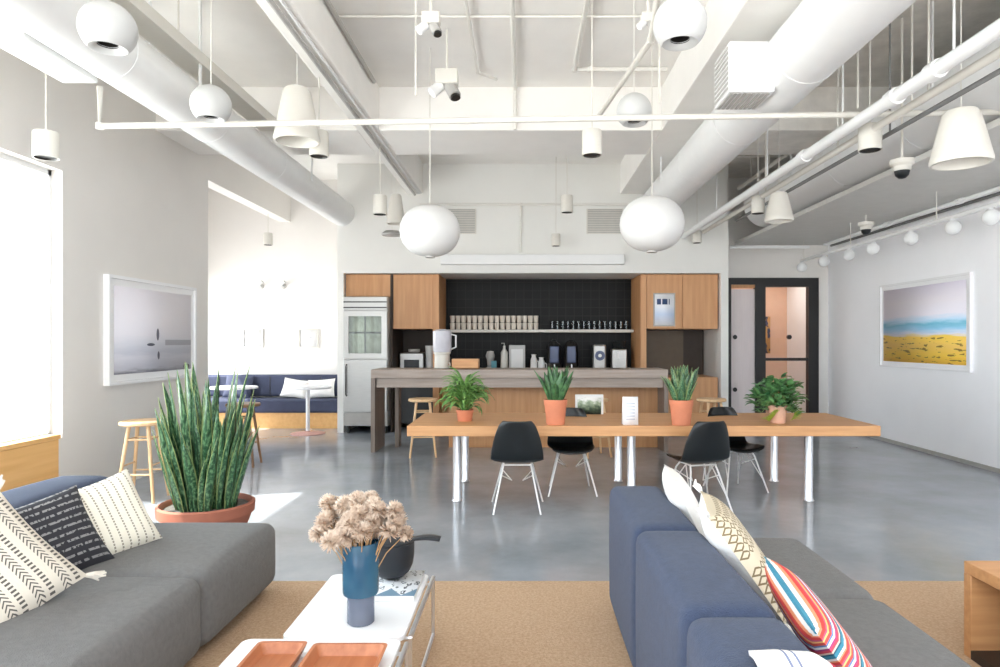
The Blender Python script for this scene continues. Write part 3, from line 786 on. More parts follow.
for X, lab in ((-3.5, 'right white cafe table with dusty pink base in the alcove'), (-4.7, 'left white cafe table behind the dark stool')):
    t = thing('cafe_table', lab, 'table', (X, 10.8, 0), group='alcove cafe tables')
    MB().lathe([(.001, .73), (.36, .73), (.37, .74), (.37, .755), (.36, .765), (.001, .765)], seg=36).build('table_top', 'whitetop', t)
    MB().tube((0, 0, .03), (0, 0, .73), .032).build('stem', 'white', t)
    MB().lathe([(.001, 0), (.27, 0), (.27, .012), (.05, .03), (.03, .05)], seg=32).build('base', 'pink', t)
def frame_small(x, lab):
    t = thing('picture_frame', lab, 'picture', (x, 12, 1.38), group='alcove pictures')
    f = MB(); W_, H_ = .36, .34
    f.box(0, W_, -.03, 0, 0, .02); f.box(0, W_, -.03, 0, H_-.02, H_); f.box(0, .02, -.03, 0, .02, H_-.02); f.box(W_-.02, W_, -.03, 0, .02, H_-.02)
    f.build('frame', 'offwhite', t, smooth=False)
    def pf(nt, u, v):
        d_ = math_(nt, 'ADD', math_(nt, 'POWER', math_(nt, 'SUBTRACT', u, .5), 2), math_(nt, 'MULTIPLY', math_(nt, 'POWER', math_(nt, 'SUBTRACT', v, .55), 2), 4))
        return ramp(nt, d_, [(0, (196, 196, 200)), (.03, (236, 236, 236))])
    MB().grid(1, 1, lambda u, v: (.02+u*.32, -.01, .02+v*.30)).build('print', uvmat('pale_print', pf, .6, 0), t, solid=.004)
frame_small(-5.05, 'left small pale framed print in the alcove')
frame_small(-4.05, 'right small pale framed print in the alcove')

# ------------------------------------------------------------------ stools
def stool(loc, m, label, H=.75, rz=.4, r=.19):
    t = thing('bar_stool', label, 'stool', loc, rz, group=None)
    MB().lathe([(.001, H-.04), (r*.9, H-.04), (r, H-.03), (r, H-.01), (r*.95, H), (.001, H-.004)], seg=32).build('seat', m, t)
    cs = []
    for k in range(4):
        a = PI/4+k*PI/2; c_, s_ = math.cos(a), math.sin(a)
        MB().path([(c_*.12, s_*.12, H-.04), (c_*.235, s_*.235, 0)], [.018, .014], 10).build('leg', m, t)
    for z, lvl in ((.26, 0), (.34, 1), (.58, 1)):
        for k in range(4):
            if z < .3 and k % 2: continue
            if z > .3 and z < .5 and k % 2 == 0: continue
            R_ = .235-(.115)*z/(H-.04)
            a = PI/4+k*PI/2; b_ = a+PI/2
            MB().path([(math.cos(a)*R_, math.sin(a)*R_, z), (math.cos(b_)*R_, math.sin(b_)*R_, z)], .009, 8).build('rung', m, t)
    return t
stool((-3.6, 6.3, 0), 'birch', 'pale birch bar stool by the left wall behind the sofa', rz=.1, r=.2)
stool((-3.39, 8.05, 0), 'shaded_stool', 'shaded wooden bar stool behind the snake plant', rz=.1, r=.2)
stool((-1.32, 8.72, 0), 'birch', 'birch bar stool at the left of the bar counter', rz=.15)
stool((.92, 8.72, 0), 'birch', 'birch bar stool at the bar behind the white card', rz=.3)
stool((2.45, 8.72, 0), 'birch', 'birch bar stool right of the bar end', rz=.2)

# ------------------------------------------------------------------ window bench
t = thing('window_bench', 'bright plywood bench box under the left window', 'bench', (XL, 1.0, 0))
box('body', 'ply', 0.003, .03, 0, 4.98, 0, .62, t, bevel=.004); box('bench_top', 'ply', -.16, .035, 0, 5.0, .622, .66, t, bevel=.004)

# ------------------------------------------------------------------ dining table
t = thing('dining_table', 'long honey oak dining table on polished metal tube legs', 'table', (1.1, 6.68, 0))
box('table_top', 'table_wood', -2.175, 2.175, -.56, .56, .625, .72, t, bevel=.005)
for X in (-1.73, -.09, 1.58):
    for Y in (-.40, .47):
        MB().lathe([(.05, 0), (.04, .02), (.04, .625)], (X, Y, 0), 24).build('leg', 'chrome', t)
# chairs
def make_chair(label, loc, rz):
    t = thing('dining_chair', label, 'chair', loc, rz, group='black shell chairs at the dining table')
    prof = [(.235, .405, .185), (.22, .435, .212), (.12, .432, .228), (0, .42, .235), (-.10, .422, .236), (-.165, .455, .234), (-.20, .53, .228), (-.225, .62, .212), (-.245, .70, .188), (-.262, .77, .160), (-.272, .81, .125)]
    def fn(u, v):
        k_ = v*(len(prof)-1); i = min(int(k_), len(prof)-2); f_ = k_-i
        y, z, w_ = (prof[i][j]*(1-f_)+prof[i+1][j]*f_ for j in range(3))
        a = u*2-1
        back = min(1, max(0, (v-.35)/.3)); lift = abs(a)**2.6
        return (a*w_, y+back*lift*.055, z+(1-back)*lift*.035)
    MB().grid(14, 20, fn).build('shell', 'black', t, solid=.01, sub=1)
    for sx in (-1, 1):
        q = MB(); q.path([(sx*.12, .10, .41), (sx*.14, .14, .36), (sx*.235, .235, 0)], .008, 8); q.build('leg', 'wire', t)
        q = MB(); q.path([(sx*.12, -.08, .41), (sx*.13, -.11, .36), (sx*.205, -.235, 0)], .008, 8); q.build('leg', 'wire', t)
    q = MB()
    for sx in (-1, 1):
        q.path([(sx*.12, .12, .405), (sx*.12, -.1, .405)], .007, 8)
        q.path([(sx*.15, .15, .33), (sx*.05, 0, .25), (sx*.14, -.13, .32)], .005, 6)
        q.path([(sx*.12, 0, .4), (sx*.195, .195, .14)], .005, 6)
        q.path([(sx*.12, 0, .4), (sx*.175, -.185, .14)], .005, 6)
    q.path([(-.12, .12, .405), (.12, .12, .405)], .007, 8); q.path([(-.12, -.1, .405), (.12, -.1, .405)], .007, 8)
    q.build('wire_frame', 'wire', t)
    return t
ch = make_chair('black shell chair seen from behind at the table, left', (-.06, 5.99, 0), 0)
dup(ch, (1.56, 5.98, 0), 'black shell chair seen from behind, turned left, behind the blue sofa', rz=math.radians(14))
dup(ch, (.47, 6.66, 0), 'black shell chair across the table, left, behind its two pots', rz=math.radians(180))
dup(ch, (2.12, 6.74, 0), 'black shell chair across the table, right, half hidden by the turned one', rz=math.radians(196))

# ------------------------------------------------------------------ plants
def blade(mb, base, az, L, w, lean, droop=0, twist=0, n=8, fold=.25, tipp=.75):
    """one leaf: starts vertical with a lean and bends over by droop (radians)"""
    p = Vector(base); d = Vector((math.cos(az), math.sin(az), 0)); ang = PI/2-lean
    pts = []; step = L/n
    side0 = Vector((-math.sin(az), math.cos(az), 0))
    for i in range(n+1):
        f_ = i/n; ww = w*(min(1, .55+f_*1.6) if f_ < .3 else 1)*(1 if f_ < tipp-.3 else max(0.02, 1-((f_-(tipp-.3))/(1.3-tipp))**1.8))
        t_ = d*math.cos(ang)+Vector((0, 0, 1))*math.sin(ang)
        tw = twist*f_
        nrm = t_.cross(side0)
        s_ = side0*math.cos(tw)+nrm*math.sin(tw)
        nn = t_.cross(s_)
        pts.append((p-s_*ww/2+nn*ww*fold, p.copy(), p+s_*ww/2+nn*ww*fold))
        p = p+t_*step; ang -= droop/n*(.4+1.2*f_)
    vs = [q for tr_ in pts for q in tr_]; fs = []; us = []
    for i in range(n):
        for k_ in range(2):
            a = i*3+k_; fs.append((a, a+1, a+4, a+3))
            u0, u1 = k_/2, (k_+1)/2
            us.append([(u0, i/n), (u1, i/n), (u1, (i+1)/n), (u0, (i+1)/n)])
    mb.add(vs, fs, us)
def snake_leaf(nt, u, v):
    band = noise_(nt, 9, u, v, .4, 2.2)
    c = ramp(nt, band, [(.38, (30, 62, 40)), (.5, (56, 98, 66)), (.62, (116, 152, 112))], 'LINEAR')
    e = math_(nt, 'GREATER_THAN', math_(nt, 'ABSOLUTE', math_(nt, 'SUBTRACT', u, .5)), .45)
    return mix(nt, e, c, (150, 165, 105))
M['snake'] = uvmat('snake_leaf', snake_leaf, .3, .1)
# big snake plant
t = thing('snake_plant', 'tall snake plant in a wide terracotta bowl behind the grey sofa', 'plant', (-2.37, 4.98, 0))
MB().lathe([(.20, 0), (.24, .02), (.30, .16), (.32, .22), (.335, .22), (.34, .29), (.32, .30), (.30, .28), (.29, .24), (.001, .235)], seg=44).build('pot', 'terra_dark', t)
MB().lathe([(.001, .27), (.15, .275), (.30, .262), (.30, .24)], seg=40, cap0=False).build('gravel', 'soil', t)
mb = MB(); rnd = random.Random(5)
for i in range(110):
    a = rnd.uniform(0, 2*PI); r_ = .22*math.sqrt(rnd.random())
    L = rnd.uniform(.5, 1.12)*(1 if r_ < .15 else .82)
    blade(mb, (r_*math.cos(a), r_*math.sin(a), .24), a+rnd.uniform(-.4, .4), L, rnd.uniform(.06, .09), .02+r_*.95+rnd.uniform(-.04, .08), rnd.uniform(-.12, .12), rnd.uniform(-.8, .8), fold=.22, tipp=.85)
for a, L, ln in ((2.9, .98, .16), (.2, .62, .30), (2.8, .7, .30), (3.6, .75, .22)):
    blade(mb, (.1*math.cos(a), .1*math.sin(a), .24), a, L, .05, ln, .05, .3, tipp=.85)
mb.build('foliage', 'snake', t, solid=.004)
# table plants
TT = .72
def pot(t, m, rt, rb, h, name='pot'):
    MB().lathe([(rb*.95, 0), (rb, .004), (rt*.95, h*.78), (rt, h*.78), (rt*1.03, h*.98), (rt, h), (rt*.93, h), (rt*.9, h*.86), (.001, h*.85)], seg=32).build(name, m, t)
    MB().lathe([(.001, h*.88), (rt*.9, h*.87), (rt*.9, h*.85)], seg=24, cap0=False).build('soil', 'soil', t)
t = thing('spider_plant', 'bushy drooping green plant in small terracotta pot, far left on table', 'plant', ((465-524)/102*1.0, 6.52, TT))
pot(t, 'terra', .085, .07, .11)
mb = MB(); rnd = random.Random(3)
for i in range(170):
    a = rnd.uniform(0, 2*PI); bz = .08+.22*rnd.random(); blade(mb, (.03*math.cos(a), .03*math.sin(a), bz), a, rnd.uniform(.18, .34), rnd.uniform(.03, .046), rnd.uniform(.0, 1.1), rnd.uniform(1.5, 2.8), rnd.uniform(-.5, .5), fold=.15)
mb.build('foliage', 'greenleaf', t, solid=.002)
for X, Y, lab, L0, sd, mm in (((556-524)/108.5, 6.24, 'short broad-leaved snake plant in terracotta pot, left of the white card', .34, 8, 'midleaf'), ((684-524)/109.5, 6.20, 'pointed snake plant in terracotta pot behind the turned chair', .36, 12, 'snake')):
    t = thing('snake_plant', lab, 'plant', (X, Y, TT)); pot(t, 'terra', .108, .085, .235)
    mb = MB(); rnd = random.Random(sd)
    for i in range(70):
        a = rnd.uniform(0, 2*PI); blade(mb, (.06*math.cos(a), .06*math.sin(a), .2), a, rnd.uniform(.4, 1.05)*L0, rnd.uniform(.055, .085), rnd.uniform(-.1, .42), rnd.uniform(-.2, .3), rnd.uniform(-.6, .6), fold=.2, tipp=.8)
    mb.build('foliage', mm, t, solid=.003)
    if mm != 'midleaf':
        s_ = MB(); s_.path([(.07, 0, .2), (.11, 0, .32), (.10, 0, .42)], .003, 5); s_.build('sprig', 'lime', t)
t = thing('pothos_plant', 'trailing pothos in a pale terracotta pot, right on the table', 'plant', ((779-524)/105.5, 6.36, TT))
pot(t, 'terra_pale', .085, .07, .17)
mb = MB(); rnd = random.Random(11); st = MB()
for i in range(95):
    a = rnd.uniform(0, 2*PI); L = rnd.uniform(.09, .21); el = rnd.uniform(-.75, 1.3)
    p1 = Vector((math.cos(a)*L*math.cos(el), math.sin(a)*L*math.cos(el)*.8, .21+L*math.sin(el)+.02))
    if p1.z > .3 or True:
        st.path([(0, 0, .15), tuple(p1*.5+Vector((0, 0, .13))), tuple(p1)], .0025, 5)
    for k_ in range(3):
        q = p1+Vector((rnd.uniform(-.03, .03), rnd.uniform(-.03, .03), rnd.uniform(-.03, .03)))
        blade(mb, q, a+rnd.uniform(-1, 1), rnd.uniform(.08, .12), rnd.uniform(.055, .07), rnd.uniform(.6, 1.5), rnd.uniform(.4, 1.3), 0, n=5, fold=.12, tipp=.75)
mb.build('foliage', 'darkleaf', t, solid=.0015); st.build('stems', 'greenleaf', t)
mb = MB()
for k_ in range(8): blade(mb, (-.10+k_*.008, -.06, .02+k_*.012), 3.4+k_*.2, .09, .05, 1.0, .9, 0, n=5, fold=.12)
for k_ in range(5): blade(mb, (.10+k_*.01, -.07, .03+k_*.015), -.6+k_*.2, .09, .05, 1.0, 1.2, 0, n=5, fold=.12)
mb.build('lime_leaves', 'lime', t, solid=.0015)
# card, picture
def card(nt, u, v):
    m1 = math_(nt, 'GREATER_THAN', math_(nt, 'FRACT', math_(nt, 'MULTIPLY', v, 9)), .62)
    m2 = math_(nt, 'LESS_THAN', math_(nt, 'ABSOLUTE', math_(nt, 'SUBTRACT', u, .5)), .28)
    m3 = math_(nt, 'LESS_THAN', math_(nt, 'ABSOLUTE', math_(nt, 'SUBTRACT', v, .5)), .34)
    return mix(nt, math_(nt, 'MULTIPLY', math_(nt, 'MULTIPLY', m1, m2), m3), (240, 240, 242), (196, 202, 214))
M['card'] = uvmat('card_print', card, .5, 0)
t = thing('table_card', 'white upright card standing on the dining table', 'sign', ((632-524)/109, 6.2, TT))
MB().grid(1, 1, lambda u, v: (-.072+u*.144, .0+v*.02, v*.26)).build('front_sheet', 'card', t, solid=.004)
MB().grid(1, 1, lambda u, v: (-.072+u*.144, .08-v*.06, v*.26)).build('back_sheet', 'white', t, solid=.004)
def green_pic(nt, u, v):
    return ramp(nt, math_(nt, 'ADD', math_(nt, 'MULTIPLY', noise_(nt, 5, u, v), .6), math_(nt, 'MULTIPLY', v, .6)), [(.3, (38, 44, 46)), (.5, (86, 108, 88)), (.7, (160, 176, 150)), (.85, (240, 240, 238))], 'LINEAR')
t = thing('table_picture', 'small white-edged picture of greenery standing at the far table edge', 'picture', ((589-524)/93.5, 7.1, TT))
box('frame', 'white', -.15, .15, 0, .02, 0, .21, t, bevel=.003)
MB().grid(1, 1, lambda u, v: (-.125+u*.25, -.004, .0+v*.18)).build('print', uvmat('greenery', green_pic, .5, 0), t, solid=.003)
box('stand', 'white', -.02, .02, .02, .1, 0, .02, t)

# ------------------------------------------------------------------ rug
tag(box('rug', 'rug', -3.3, 3.7, .3, 4.14, 0, .012, bevel=.004), 'large tan sisal rug under the sofas and coffee tables', 'rug')

# ------------------------------------------------------------------ sofas
def puff(mb, x0, x1, y0, y1, z0, z1, r=.09, bulge=.02, n=10):
    """soft box: rounded edges, slightly swollen faces"""
    c = Vector(((x0+x1)/2, (y0+y1)/2, (z0+z1)/2)); h = Vector(((x1-x0)/2, (y1-y0)/2, (z1-z0)/2))
    for ax in range(3):
        for sg in (-1, 1):
            def fn(u, v, ax=ax, sg=sg):
                if sg < 0: u, v = v, u
                # denser near the edges
                a = math.sin((u-.5)*PI); b_ = math.sin((v-.5)*PI)
                p = [0, 0, 0]; p[ax] = sg; p[(ax+1) % 3] = a; p[(ax+2) % 3] = b_
                q = Vector([p[i]*h[i] for i in range(3)])
                inner = Vector([max(-(h[i]-r), min(h[i]-r, q[i])) for i in range(3)])
                dlt = q-inner
                if dlt.length > 1e-6: dlt = dlt.normalized()*r
                out = inner+dlt
                bl = bulge*(1-a*a)*(1-b_*b_)
                out[ax] += sg*bl
                return c+out
            mb.grid(n+6, n+6, fn, uv=False)
    return mb
def weld(o):
    q = o.modifiers.new('weld', 'WELD'); q.merge_threshold = .0006; return o
SH = .42
ls = thing('sofa', 'charcoal modular sofa with navy back under three cushions at left', 'sofa', (-2.1, 2.5, 0))
for y0, y1 in ((3.1, 4.02), (2.16, 3.1), (1.2, 2.16)):
    weld(puff(MB(), -2.45+2.1, -1.48+2.1, y0-2.5+.003, y1-2.5-.003, .05, SH, .065, .022).build('seat_module', 'charcoal', ls))
    weld(puff(MB(), -2.80+2.1, -2.42+2.1, y0-2.5+.003, y1-2.5-.003, .05, .70, .08, .02).build('back_module', 'navy', ls))
for y in (1.4, 2.3, 3.2, 3.85):
    for x in (-2.6, -1.65): MB().tube((x+2.1, y-2.5, .012), (x+2.1, y-2.5, .06), .025, 10).build('foot', 'black', ls)
rs = thing('sofa', 'modular sofa with navy back towards the room centre, charcoal seat, at right', 'sofa', (1.0, 2.5, 0))
for y0, y1 in ((2.85, 3.72), (1.97, 2.85), (1.0, 1.97)):
    weld(puff(MB(), .47-1, .765-1, y0-2.5+.003, y1-2.5-.003, .05, .70, .05, .016).build('back_module', 'navy', rs))
    weld(puff(MB(), .745-1, 1.53-1, y0-2.5+.003, y1-2.5-.003, .05, SH, .07, .02).build('seat_module', 'charcoal', rs))
for y in (1.2, 2.2, 3.2, 3.55):
    for x in (.65, 1.4): MB().tube((x-1, y-2.5, .012), (x-1, y-2.5, .06), .025, 10).build('foot', 'black', rs)

# cushion fabrics
def f_stripe(nt, u, v):
    s1 = math_(nt, 'GREATER_THAN', math_(nt, 'FRACT', math_(nt, 'MULTIPLY', u, 9)), .78)
    s2 = math_(nt, 'GREATER_THAN', math_(nt, 'FRACT', math_(nt, 'MULTIPLY', v, 26)), .35)
    return mix(nt, math_(nt, 'MULTIPLY', s1, s2), (232, 226, 210), (150, 142, 126))
M['c_stripe'] = uvmat('cream_stripe', f_stripe)
def f_black(nt, u, v):
    rows = math_(nt, 'MULTIPLY', v, 11)
    s1 = math_(nt, 'GREATER_THAN', math_(nt, 'FRACT', rows), .68)
    n_ = noise_(nt, 14, u, v, 2, .8)
    s2 = math_(nt, 'GREATER_THAN', n_, .47)
    return mix(nt, math_(nt, 'MULTIPLY', s1, s2), (44, 44, 50), (142, 140, 140))
M['c_black'] = uvmat('black_mudcloth', f_black)
def f_mud(nt, u, v):
    col_ = math_(nt, 'MULTIPLY', u, 10.0); fc = math_(nt, 'FRACT', col_)
    dash = math_(nt, 'LESS_THAN', math_(nt, 'ABSOLUTE', math_(nt, 'SUBTRACT', fc, .35)), .20)
    dv = math_(nt, 'GREATER_THAN', math_(nt, 'FRACT', math_(nt, 'MULTIPLY', v, 28)), .5)
    odd = math_(nt, 'GREATER_THAN', math_(nt, 'FRACT', math_(nt, 'MULTIPLY', u, 5)), .5)
    ch_ = math_(nt, 'GREATER_THAN', math_(nt, 'FRACT', math_(nt, 'ADD', math_(nt, 'MULTIPLY', v, 26), math_(nt, 'ABSOLUTE', math_(nt, 'MULTIPLY', math_(nt, 'SUBTRACT', fc, .5), 3)))), .6)
    a = math_(nt, 'MULTIPLY', dash, dv); a = math_(nt, 'MULTIPLY', a, odd)
    wide = math_(nt, 'LESS_THAN', math_(nt, 'ABSOLUTE', math_(nt, 'SUBTRACT', fc, .5)), .34)
    b_ = math_(nt, 'MULTIPLY', math_(nt, 'MULTIPLY', ch_, wide), math_(nt, 'SUBTRACT', 1, odd))
    return mix(nt, math_(nt, 'MAXIMUM', a, b_), (216, 208, 194), (92, 88, 82))
M['c_mud'] = uvmat('cream_mudcloth', f_mud)
def f_dia(nt, u, v):
    du = math_(nt, 'ABSOLUTE', math_(nt, 'SUBTRACT', math_(nt, 'FRACT', math_(nt, 'MULTIPLY', u, 13)), .5))
    dv = math_(nt, 'ABSOLUTE', math_(nt, 'SUBTRACT', math_(nt, 'FRACT', math_(nt, 'MULTIPLY', v, 13)), .5))
    s_ = math_(nt, 'ADD', du, dv)
    ring = math_(nt, 'LESS_THAN', math_(nt, 'ABSOLUTE', math_(nt, 'SUBTRACT', s_, .40)), .11)
    band = math_(nt, 'LESS_THAN', math_(nt, 'ABSOLUTE', math_(nt, 'SUBTRACT', math_(nt, 'FRACT', math_(nt, 'MULTIPLY', v, 2)), .5)), .42)
    return mix(nt, math_(nt, 'MULTIPLY', ring, band), (210, 198, 174), (120, 104, 76))
M['c_dia'] = uvmat('tan_diamond', f_dia)
def f_multi(nt, u, v):
    w_ = math_(nt, 'FRACT', math_(nt, 'MULTIPLY', v, 4.3))
    return ramp(nt, w_, [(0, (216, 66, 62)), (.1, (236, 150, 110)), (.16, (232, 226, 222)), (.24, (60, 132, 156)), (.36, (34, 90, 112)), (.42, (226, 200, 180)), (.48, (206, 70, 90)), (.58, (170, 60, 120)), (.64, (236, 232, 230)), (.72, (96, 130, 180)), (.78, (216, 80, 70)), (.88, (244, 190, 120)), (.94, (200, 90, 120))])
M['c_multi'] = uvmat('multi_stripe', f_multi)
def f_throw(nt, u, v):
    return ramp(nt, math_(nt, 'SUBTRACT', math_(nt, 'MULTIPLY', v, 1.3), .1), [(0, (240, 238, 236)), (.1, (120, 130, 160)), (.12, (240, 238, 236)), (.17, (120, 130, 160)), (.19, (242, 240, 238)), (.5, (200, 50, 70)), (.6, (226, 90, 60)), (.68, (240, 190, 120)), (.76, (216, 60, 70)), (.9, (90, 120, 170)), (.96, (226, 200, 190))])
M['c_throw'] = uvmat('throw_stripe', f_throw)

cushion('cushion', 'cream cushion with grey stripes, farthest on the left sofa', .36, .42, .14, 'c_stripe', (-2.12, 3.42, .595), 52, -26, -14)
cushion('cushion', 'black mudcloth cushion with white marks between two cream cushions', .48, .42, .14, 'c_black', (-2.24, 3.10, .565), 54, -32, -12)
cushion('cushion', 'big cream cushion with black dashes and tassels, nearest on left sofa', .56, .52, .15, 'c_mud', (-2.12, 2.58, .59), 56, -36, -26, tassels=True)
cushion('cushion', 'plain white cushion with pointed corner at the far end of right sofa', .46, .42, .13, 'cw', (.83, 3.40, .64), 84, -26, 0)
cushion('cushion', 'cream cushion with tan diamonds on the right sofa', .60, .48, .15, 'c_dia', (.90, 2.80, .62), 80, -36, 4, back='cw', tassels=True, tm='cw')
cushion('cushion', 'multicoloured striped cushion on the right sofa seat', .56, .40, .13, 'c_multi', (.95, 2.10, .56), 82, -38, -4)
# throw over the back
def thr(u, v):
    # v runs across the sofa back, u along it
    prof = [(.50, .50), (.455, .60), (.47, .68), (.52, .712), (.62, .722), (.71, .714), (.775, .67), (.79, .55), (.80, .47)]
    k_ = v*(len(prof)-1); i = min(int(k_), len(prof)-2); f_ = k_-i
    x = prof[i][0]*(1-f_)+prof[i+1][0]*f_; z = prof[i][1]*(1-f_)+prof[i+1][1]*f_
    y = 1.20+u*.46+.015*math.sin(v*9)
    return (x, y, z+.012+.006*math.sin(u*22))
mb = MB(); mb.grid(30, 24, lambda u, v: thr(u, .42+v*.58)); mb.build('throw_blanket', 'c_throw', None, solid=.012)
tag(bpy.data.objects['throw_blanket'], 'white blanket with red stripes draped over the right sofa back', 'blanket')

# ------------------------------------------------------------------ coffee tables
CT = .32
def coffee(label, x0, x1, y0, y1, zt):
    t = thing('coffee_table', label, 'coffee table', (x0, y0, 0)); W_, D_ = x1-x0, y1-y0
    mb = MB(); r_ = .035; pts = []
    for cx, cy, a0 in ((W_-r_, D_-r_, 0), (r_, D_-r_, PI/2), (r_, r_, PI), (W_-r_, r_, 3*PI/2)):
        for k_ in range(7): a = a0+PI/2*k_/6; pts.append((cx+r_*math.cos(a), cy+r_*math.sin(a)))
    n = len(pts); vs = [(x, y, zt-.022) for x, y in pts]+[(x, y, zt) for x, y in pts]
    fs = [tuple(range(n))[::-1], tuple(range(n, 2*n))]+[(i, (i+1) % n, n+(i+1) % n, n+i) for i in range(n)]
    mb.add(vs, fs); mb.build('table_top', 'whitetop', t, bevel=.003)
    for xx in (.03, W_+.022):
        q = MB(); q.path([(xx, .02, zt-.012), (xx, .02, .022), (xx, D_-.02, .022), (xx, D_-.02, zt-.012)], .009, 10)
        q.path([(xx, .02, zt-(.034 if xx < .1 else .012)), (xx, D_-.02, zt-(.034 if xx < .1 else .012))], .011, 10); q.build('sled_leg', 'chrome', t)
    for yy in (.06, D_-.06): MB().tube((.03, yy, zt-.032), (W_+.022, yy, zt-.032), .008, 8).build('cross_bar', 'chrome', t)
    return t
coffee('farther white coffee table carrying the blue vase', -.97, -.48, 2.66, 3.38, CT)
coffee('nearer white coffee table carrying the two wooden trays', -1.09, -.475, 1.72, 2.60, CT+.02)
# vase
def vase_mat(name, a, b_):
    m = bpy.data.materials.new(name); m.use_nodes = True; nt = m.node_tree; p_ = nt.nodes['Principled BSDF']
    tc = nt.nodes.new('ShaderNodeTexCoord'); n_ = nt.nodes.new('ShaderNodeTexNoise'); n_.inputs['Scale'].default_value = 5
    nt.links.new(tc.outputs['Object'], n_.inputs[0])
    nt.links.new(ramp(nt, n_.outputs[0], [(.3, a), (.7, b_)], 'LINEAR'), p_.inputs['Base Color'])
    p_.inputs['Roughness'].default_value = .08; p_.inputs['Transmission Weight'].default_value = .45; p_.inputs['IOR'].default_value = 1.3
    return m
M['vase_up'] = vase_mat('blue_glass', (58, 100, 130), (98, 148, 172)); M['vase_lo'] = vase_mat('smoky_glass', (104, 112, 130), (146, 152, 168))
vt = thing('vase', 'blue two-tier glass vase on the coffee table', 'vase', (-.685, 2.80, CT))
MB().lathe([(.001, 0), (.052, 0), (.057, .006), (.056, .12), (.05, .125)], seg=36).build('lower_body', 'vase_lo', vt)
MB().lathe([(.058, .118), (.072, .124), (.075, .135), (.075, .335), (.072, .34), (.069, .335), (.069, .145), (.001, .14)], seg=36, cap0=True).build('upper_body', 'vase_up', vt)
mb = MB(); st = MB(); rnd = random.Random(4)
fl = thing('dried_flowers', 'bunch of beige dried pampas flowers in the blue vase', 'flowers', (-.685, 2.80, CT+.15))
for i in range(62):
    a = rnd.uniform(0, 2*PI); r_ = .18*math.sqrt(rnd.random()); hx = math.cos(a)*r_*1.05; hy = math.sin(a)*r_*.7
    hz = .30+.05*(1-(r_/.18)**2)+rnd.uniform(-.14, .03)
    hz = max(hz, .22); tip = Vector((hx, hy, hz)); base = Vector((hx*.15, hy*.15, .0))
    st.path([base, base.lerp(tip, .5)+Vector((0, 0, .03)), tip], .0022, 5)
    R_ = rnd.uniform(.03, .046); dirn = (tip-Vector((0, 0, .12))).normalized()
    for k_ in range(170):
        dv = Vector((rnd.gauss(0, 1), rnd.gauss(0, 1), rnd.gauss(0, 1))).normalized()
        dv = (dv+dirn*.4).normalized(); c_ = tip
        s1 = dv.cross(Vector((.3, .5, .8))).normalized()*.0042
        s2 = dv.cross(s1).normalized()*.0045
        p0 = c_+dv*R_*.2; p1 = c_+dv*R_*.75; p2 = c_+dv*R_*1.15
        mb.add([p0-s1*.5, p0+s1*.5, p1+s1, p1-s1, p2, p1+s2*.9], [(0, 1, 2, 3), (3, 2, 4), (3, 4, 5)])
mb.build('flower_heads', 'pampas', fl, smooth=False); st.build('stems', 'stem', fl)
# magazine
def mag(nt, u, v):
    c = ramp(nt, noise_(nt, 7, u, v, 1, .8), [(.0, (226, 230, 234)), (.52, (222, 228, 232)), (.56, (70, 78, 86)), (.62, (214, 220, 226))])
    tri = math_(nt, 'LESS_THAN', v, math_(nt, 'MULTIPLY', math_(nt, 'ABSOLUTE', math_(nt, 'SUBTRACT', math_(nt, 'FRACT', math_(nt, 'MULTIPLY', u, 2)), .5)), .5))
    return mix(nt, tri, c, (110, 140, 160))
M['mag'] = uvmat('magazine_cover', mag, .35, 0)
t = thing('book', 'pale picture book with dark print under the iron bowl', 'book', (-.735, 3.02, CT))
box('pages', 'cw', 0.0, .235, .0, .325, .003, .025, t); MB().grid(1, 1, lambda u, v: (u*.238, v*.328, .027)).build('cover', 'mag', t, solid=.003)
MB().grid(1, 1, lambda u, v: (u*.238, v*.328, .0015)).build('back_cover', 'white', t, solid=.002)
# bowl
t = thing('iron_bowl', 'dark iron pan with flat lid and long handle behind the vase', 'bowl', (-.645, 3.26, CT+.0285))
prof = [(.03, 0), (.06, .008), (.085, .03), (.101, .065), (.108, .11), (.108, .17), (.103, .175)]
MB().lathe(prof, seg=36).build('pan_body', 'blackglaze', t)
MB().lathe([(.001, .175), (.108, .175), (.112, .183), (.10, .192), (.001, .198)], seg=36).build('lid', 'blackglaze', t)
q = MB(); q.grid(8, 4, lambda u, v: (.10+u*.135, (v-.5)*(.03+.035*math.sin(u*PI*.8)), .183+.01*math.sin(u*3))); q.build('handle', 'blackglaze', t, solid=.012)
# trays
def tray(x0, x1, y0, y1, lab):
    t = thing('wooden_tray', lab, 'tray', ((x0+x1)/2, (y0+y1)/2, CT+.02)); a, b_ = (x1-x0)/2, (y1-y0)/2; H = .045; w_ = .012
    def ring(a, b_, z, r_=.02):
        P = []
        for cx, cy, a0 in ((a-r_, b_-r_, 0), (-a+r_, b_-r_, PI/2), (-a+r_, -b_+r_, PI), (a-r_, -b_+r_, 3*PI/2)):
            for k_ in range(5): q = a0+PI/2*k_/4; P.append((cx+r_*math.cos(q), cy+r_*math.sin(q), z))
        return P
    rings = [ring(a-.02, b_-.02, 0), ring(a, b_, H), ring(a-w_, b_-w_, H), ring(a-w_-.018, b_-w_-.018, .01)]
    n = len(rings[0]); vs = [p_ for r_ in rings for p_ in r_]; fs = [tuple(range(n))[::-1], tuple(range(3*n, 4*n))]
    for i in range(3):
        for k_ in range(n): fs.append((i*n+k_, i*n+(k_+1) % n, (i+1)*n+(k_+1) % n, (i+1)*n+k_))
    MB().add(vs, fs).build('tray_body', 'tray', t)
tray(-.985, -.80, 1.99, 2.48, 'smaller left cherry wood tray on the near coffee table')
tray(-.775, -.50, 1.98, 2.465, 'wider right cherry wood tray on the near coffee table')

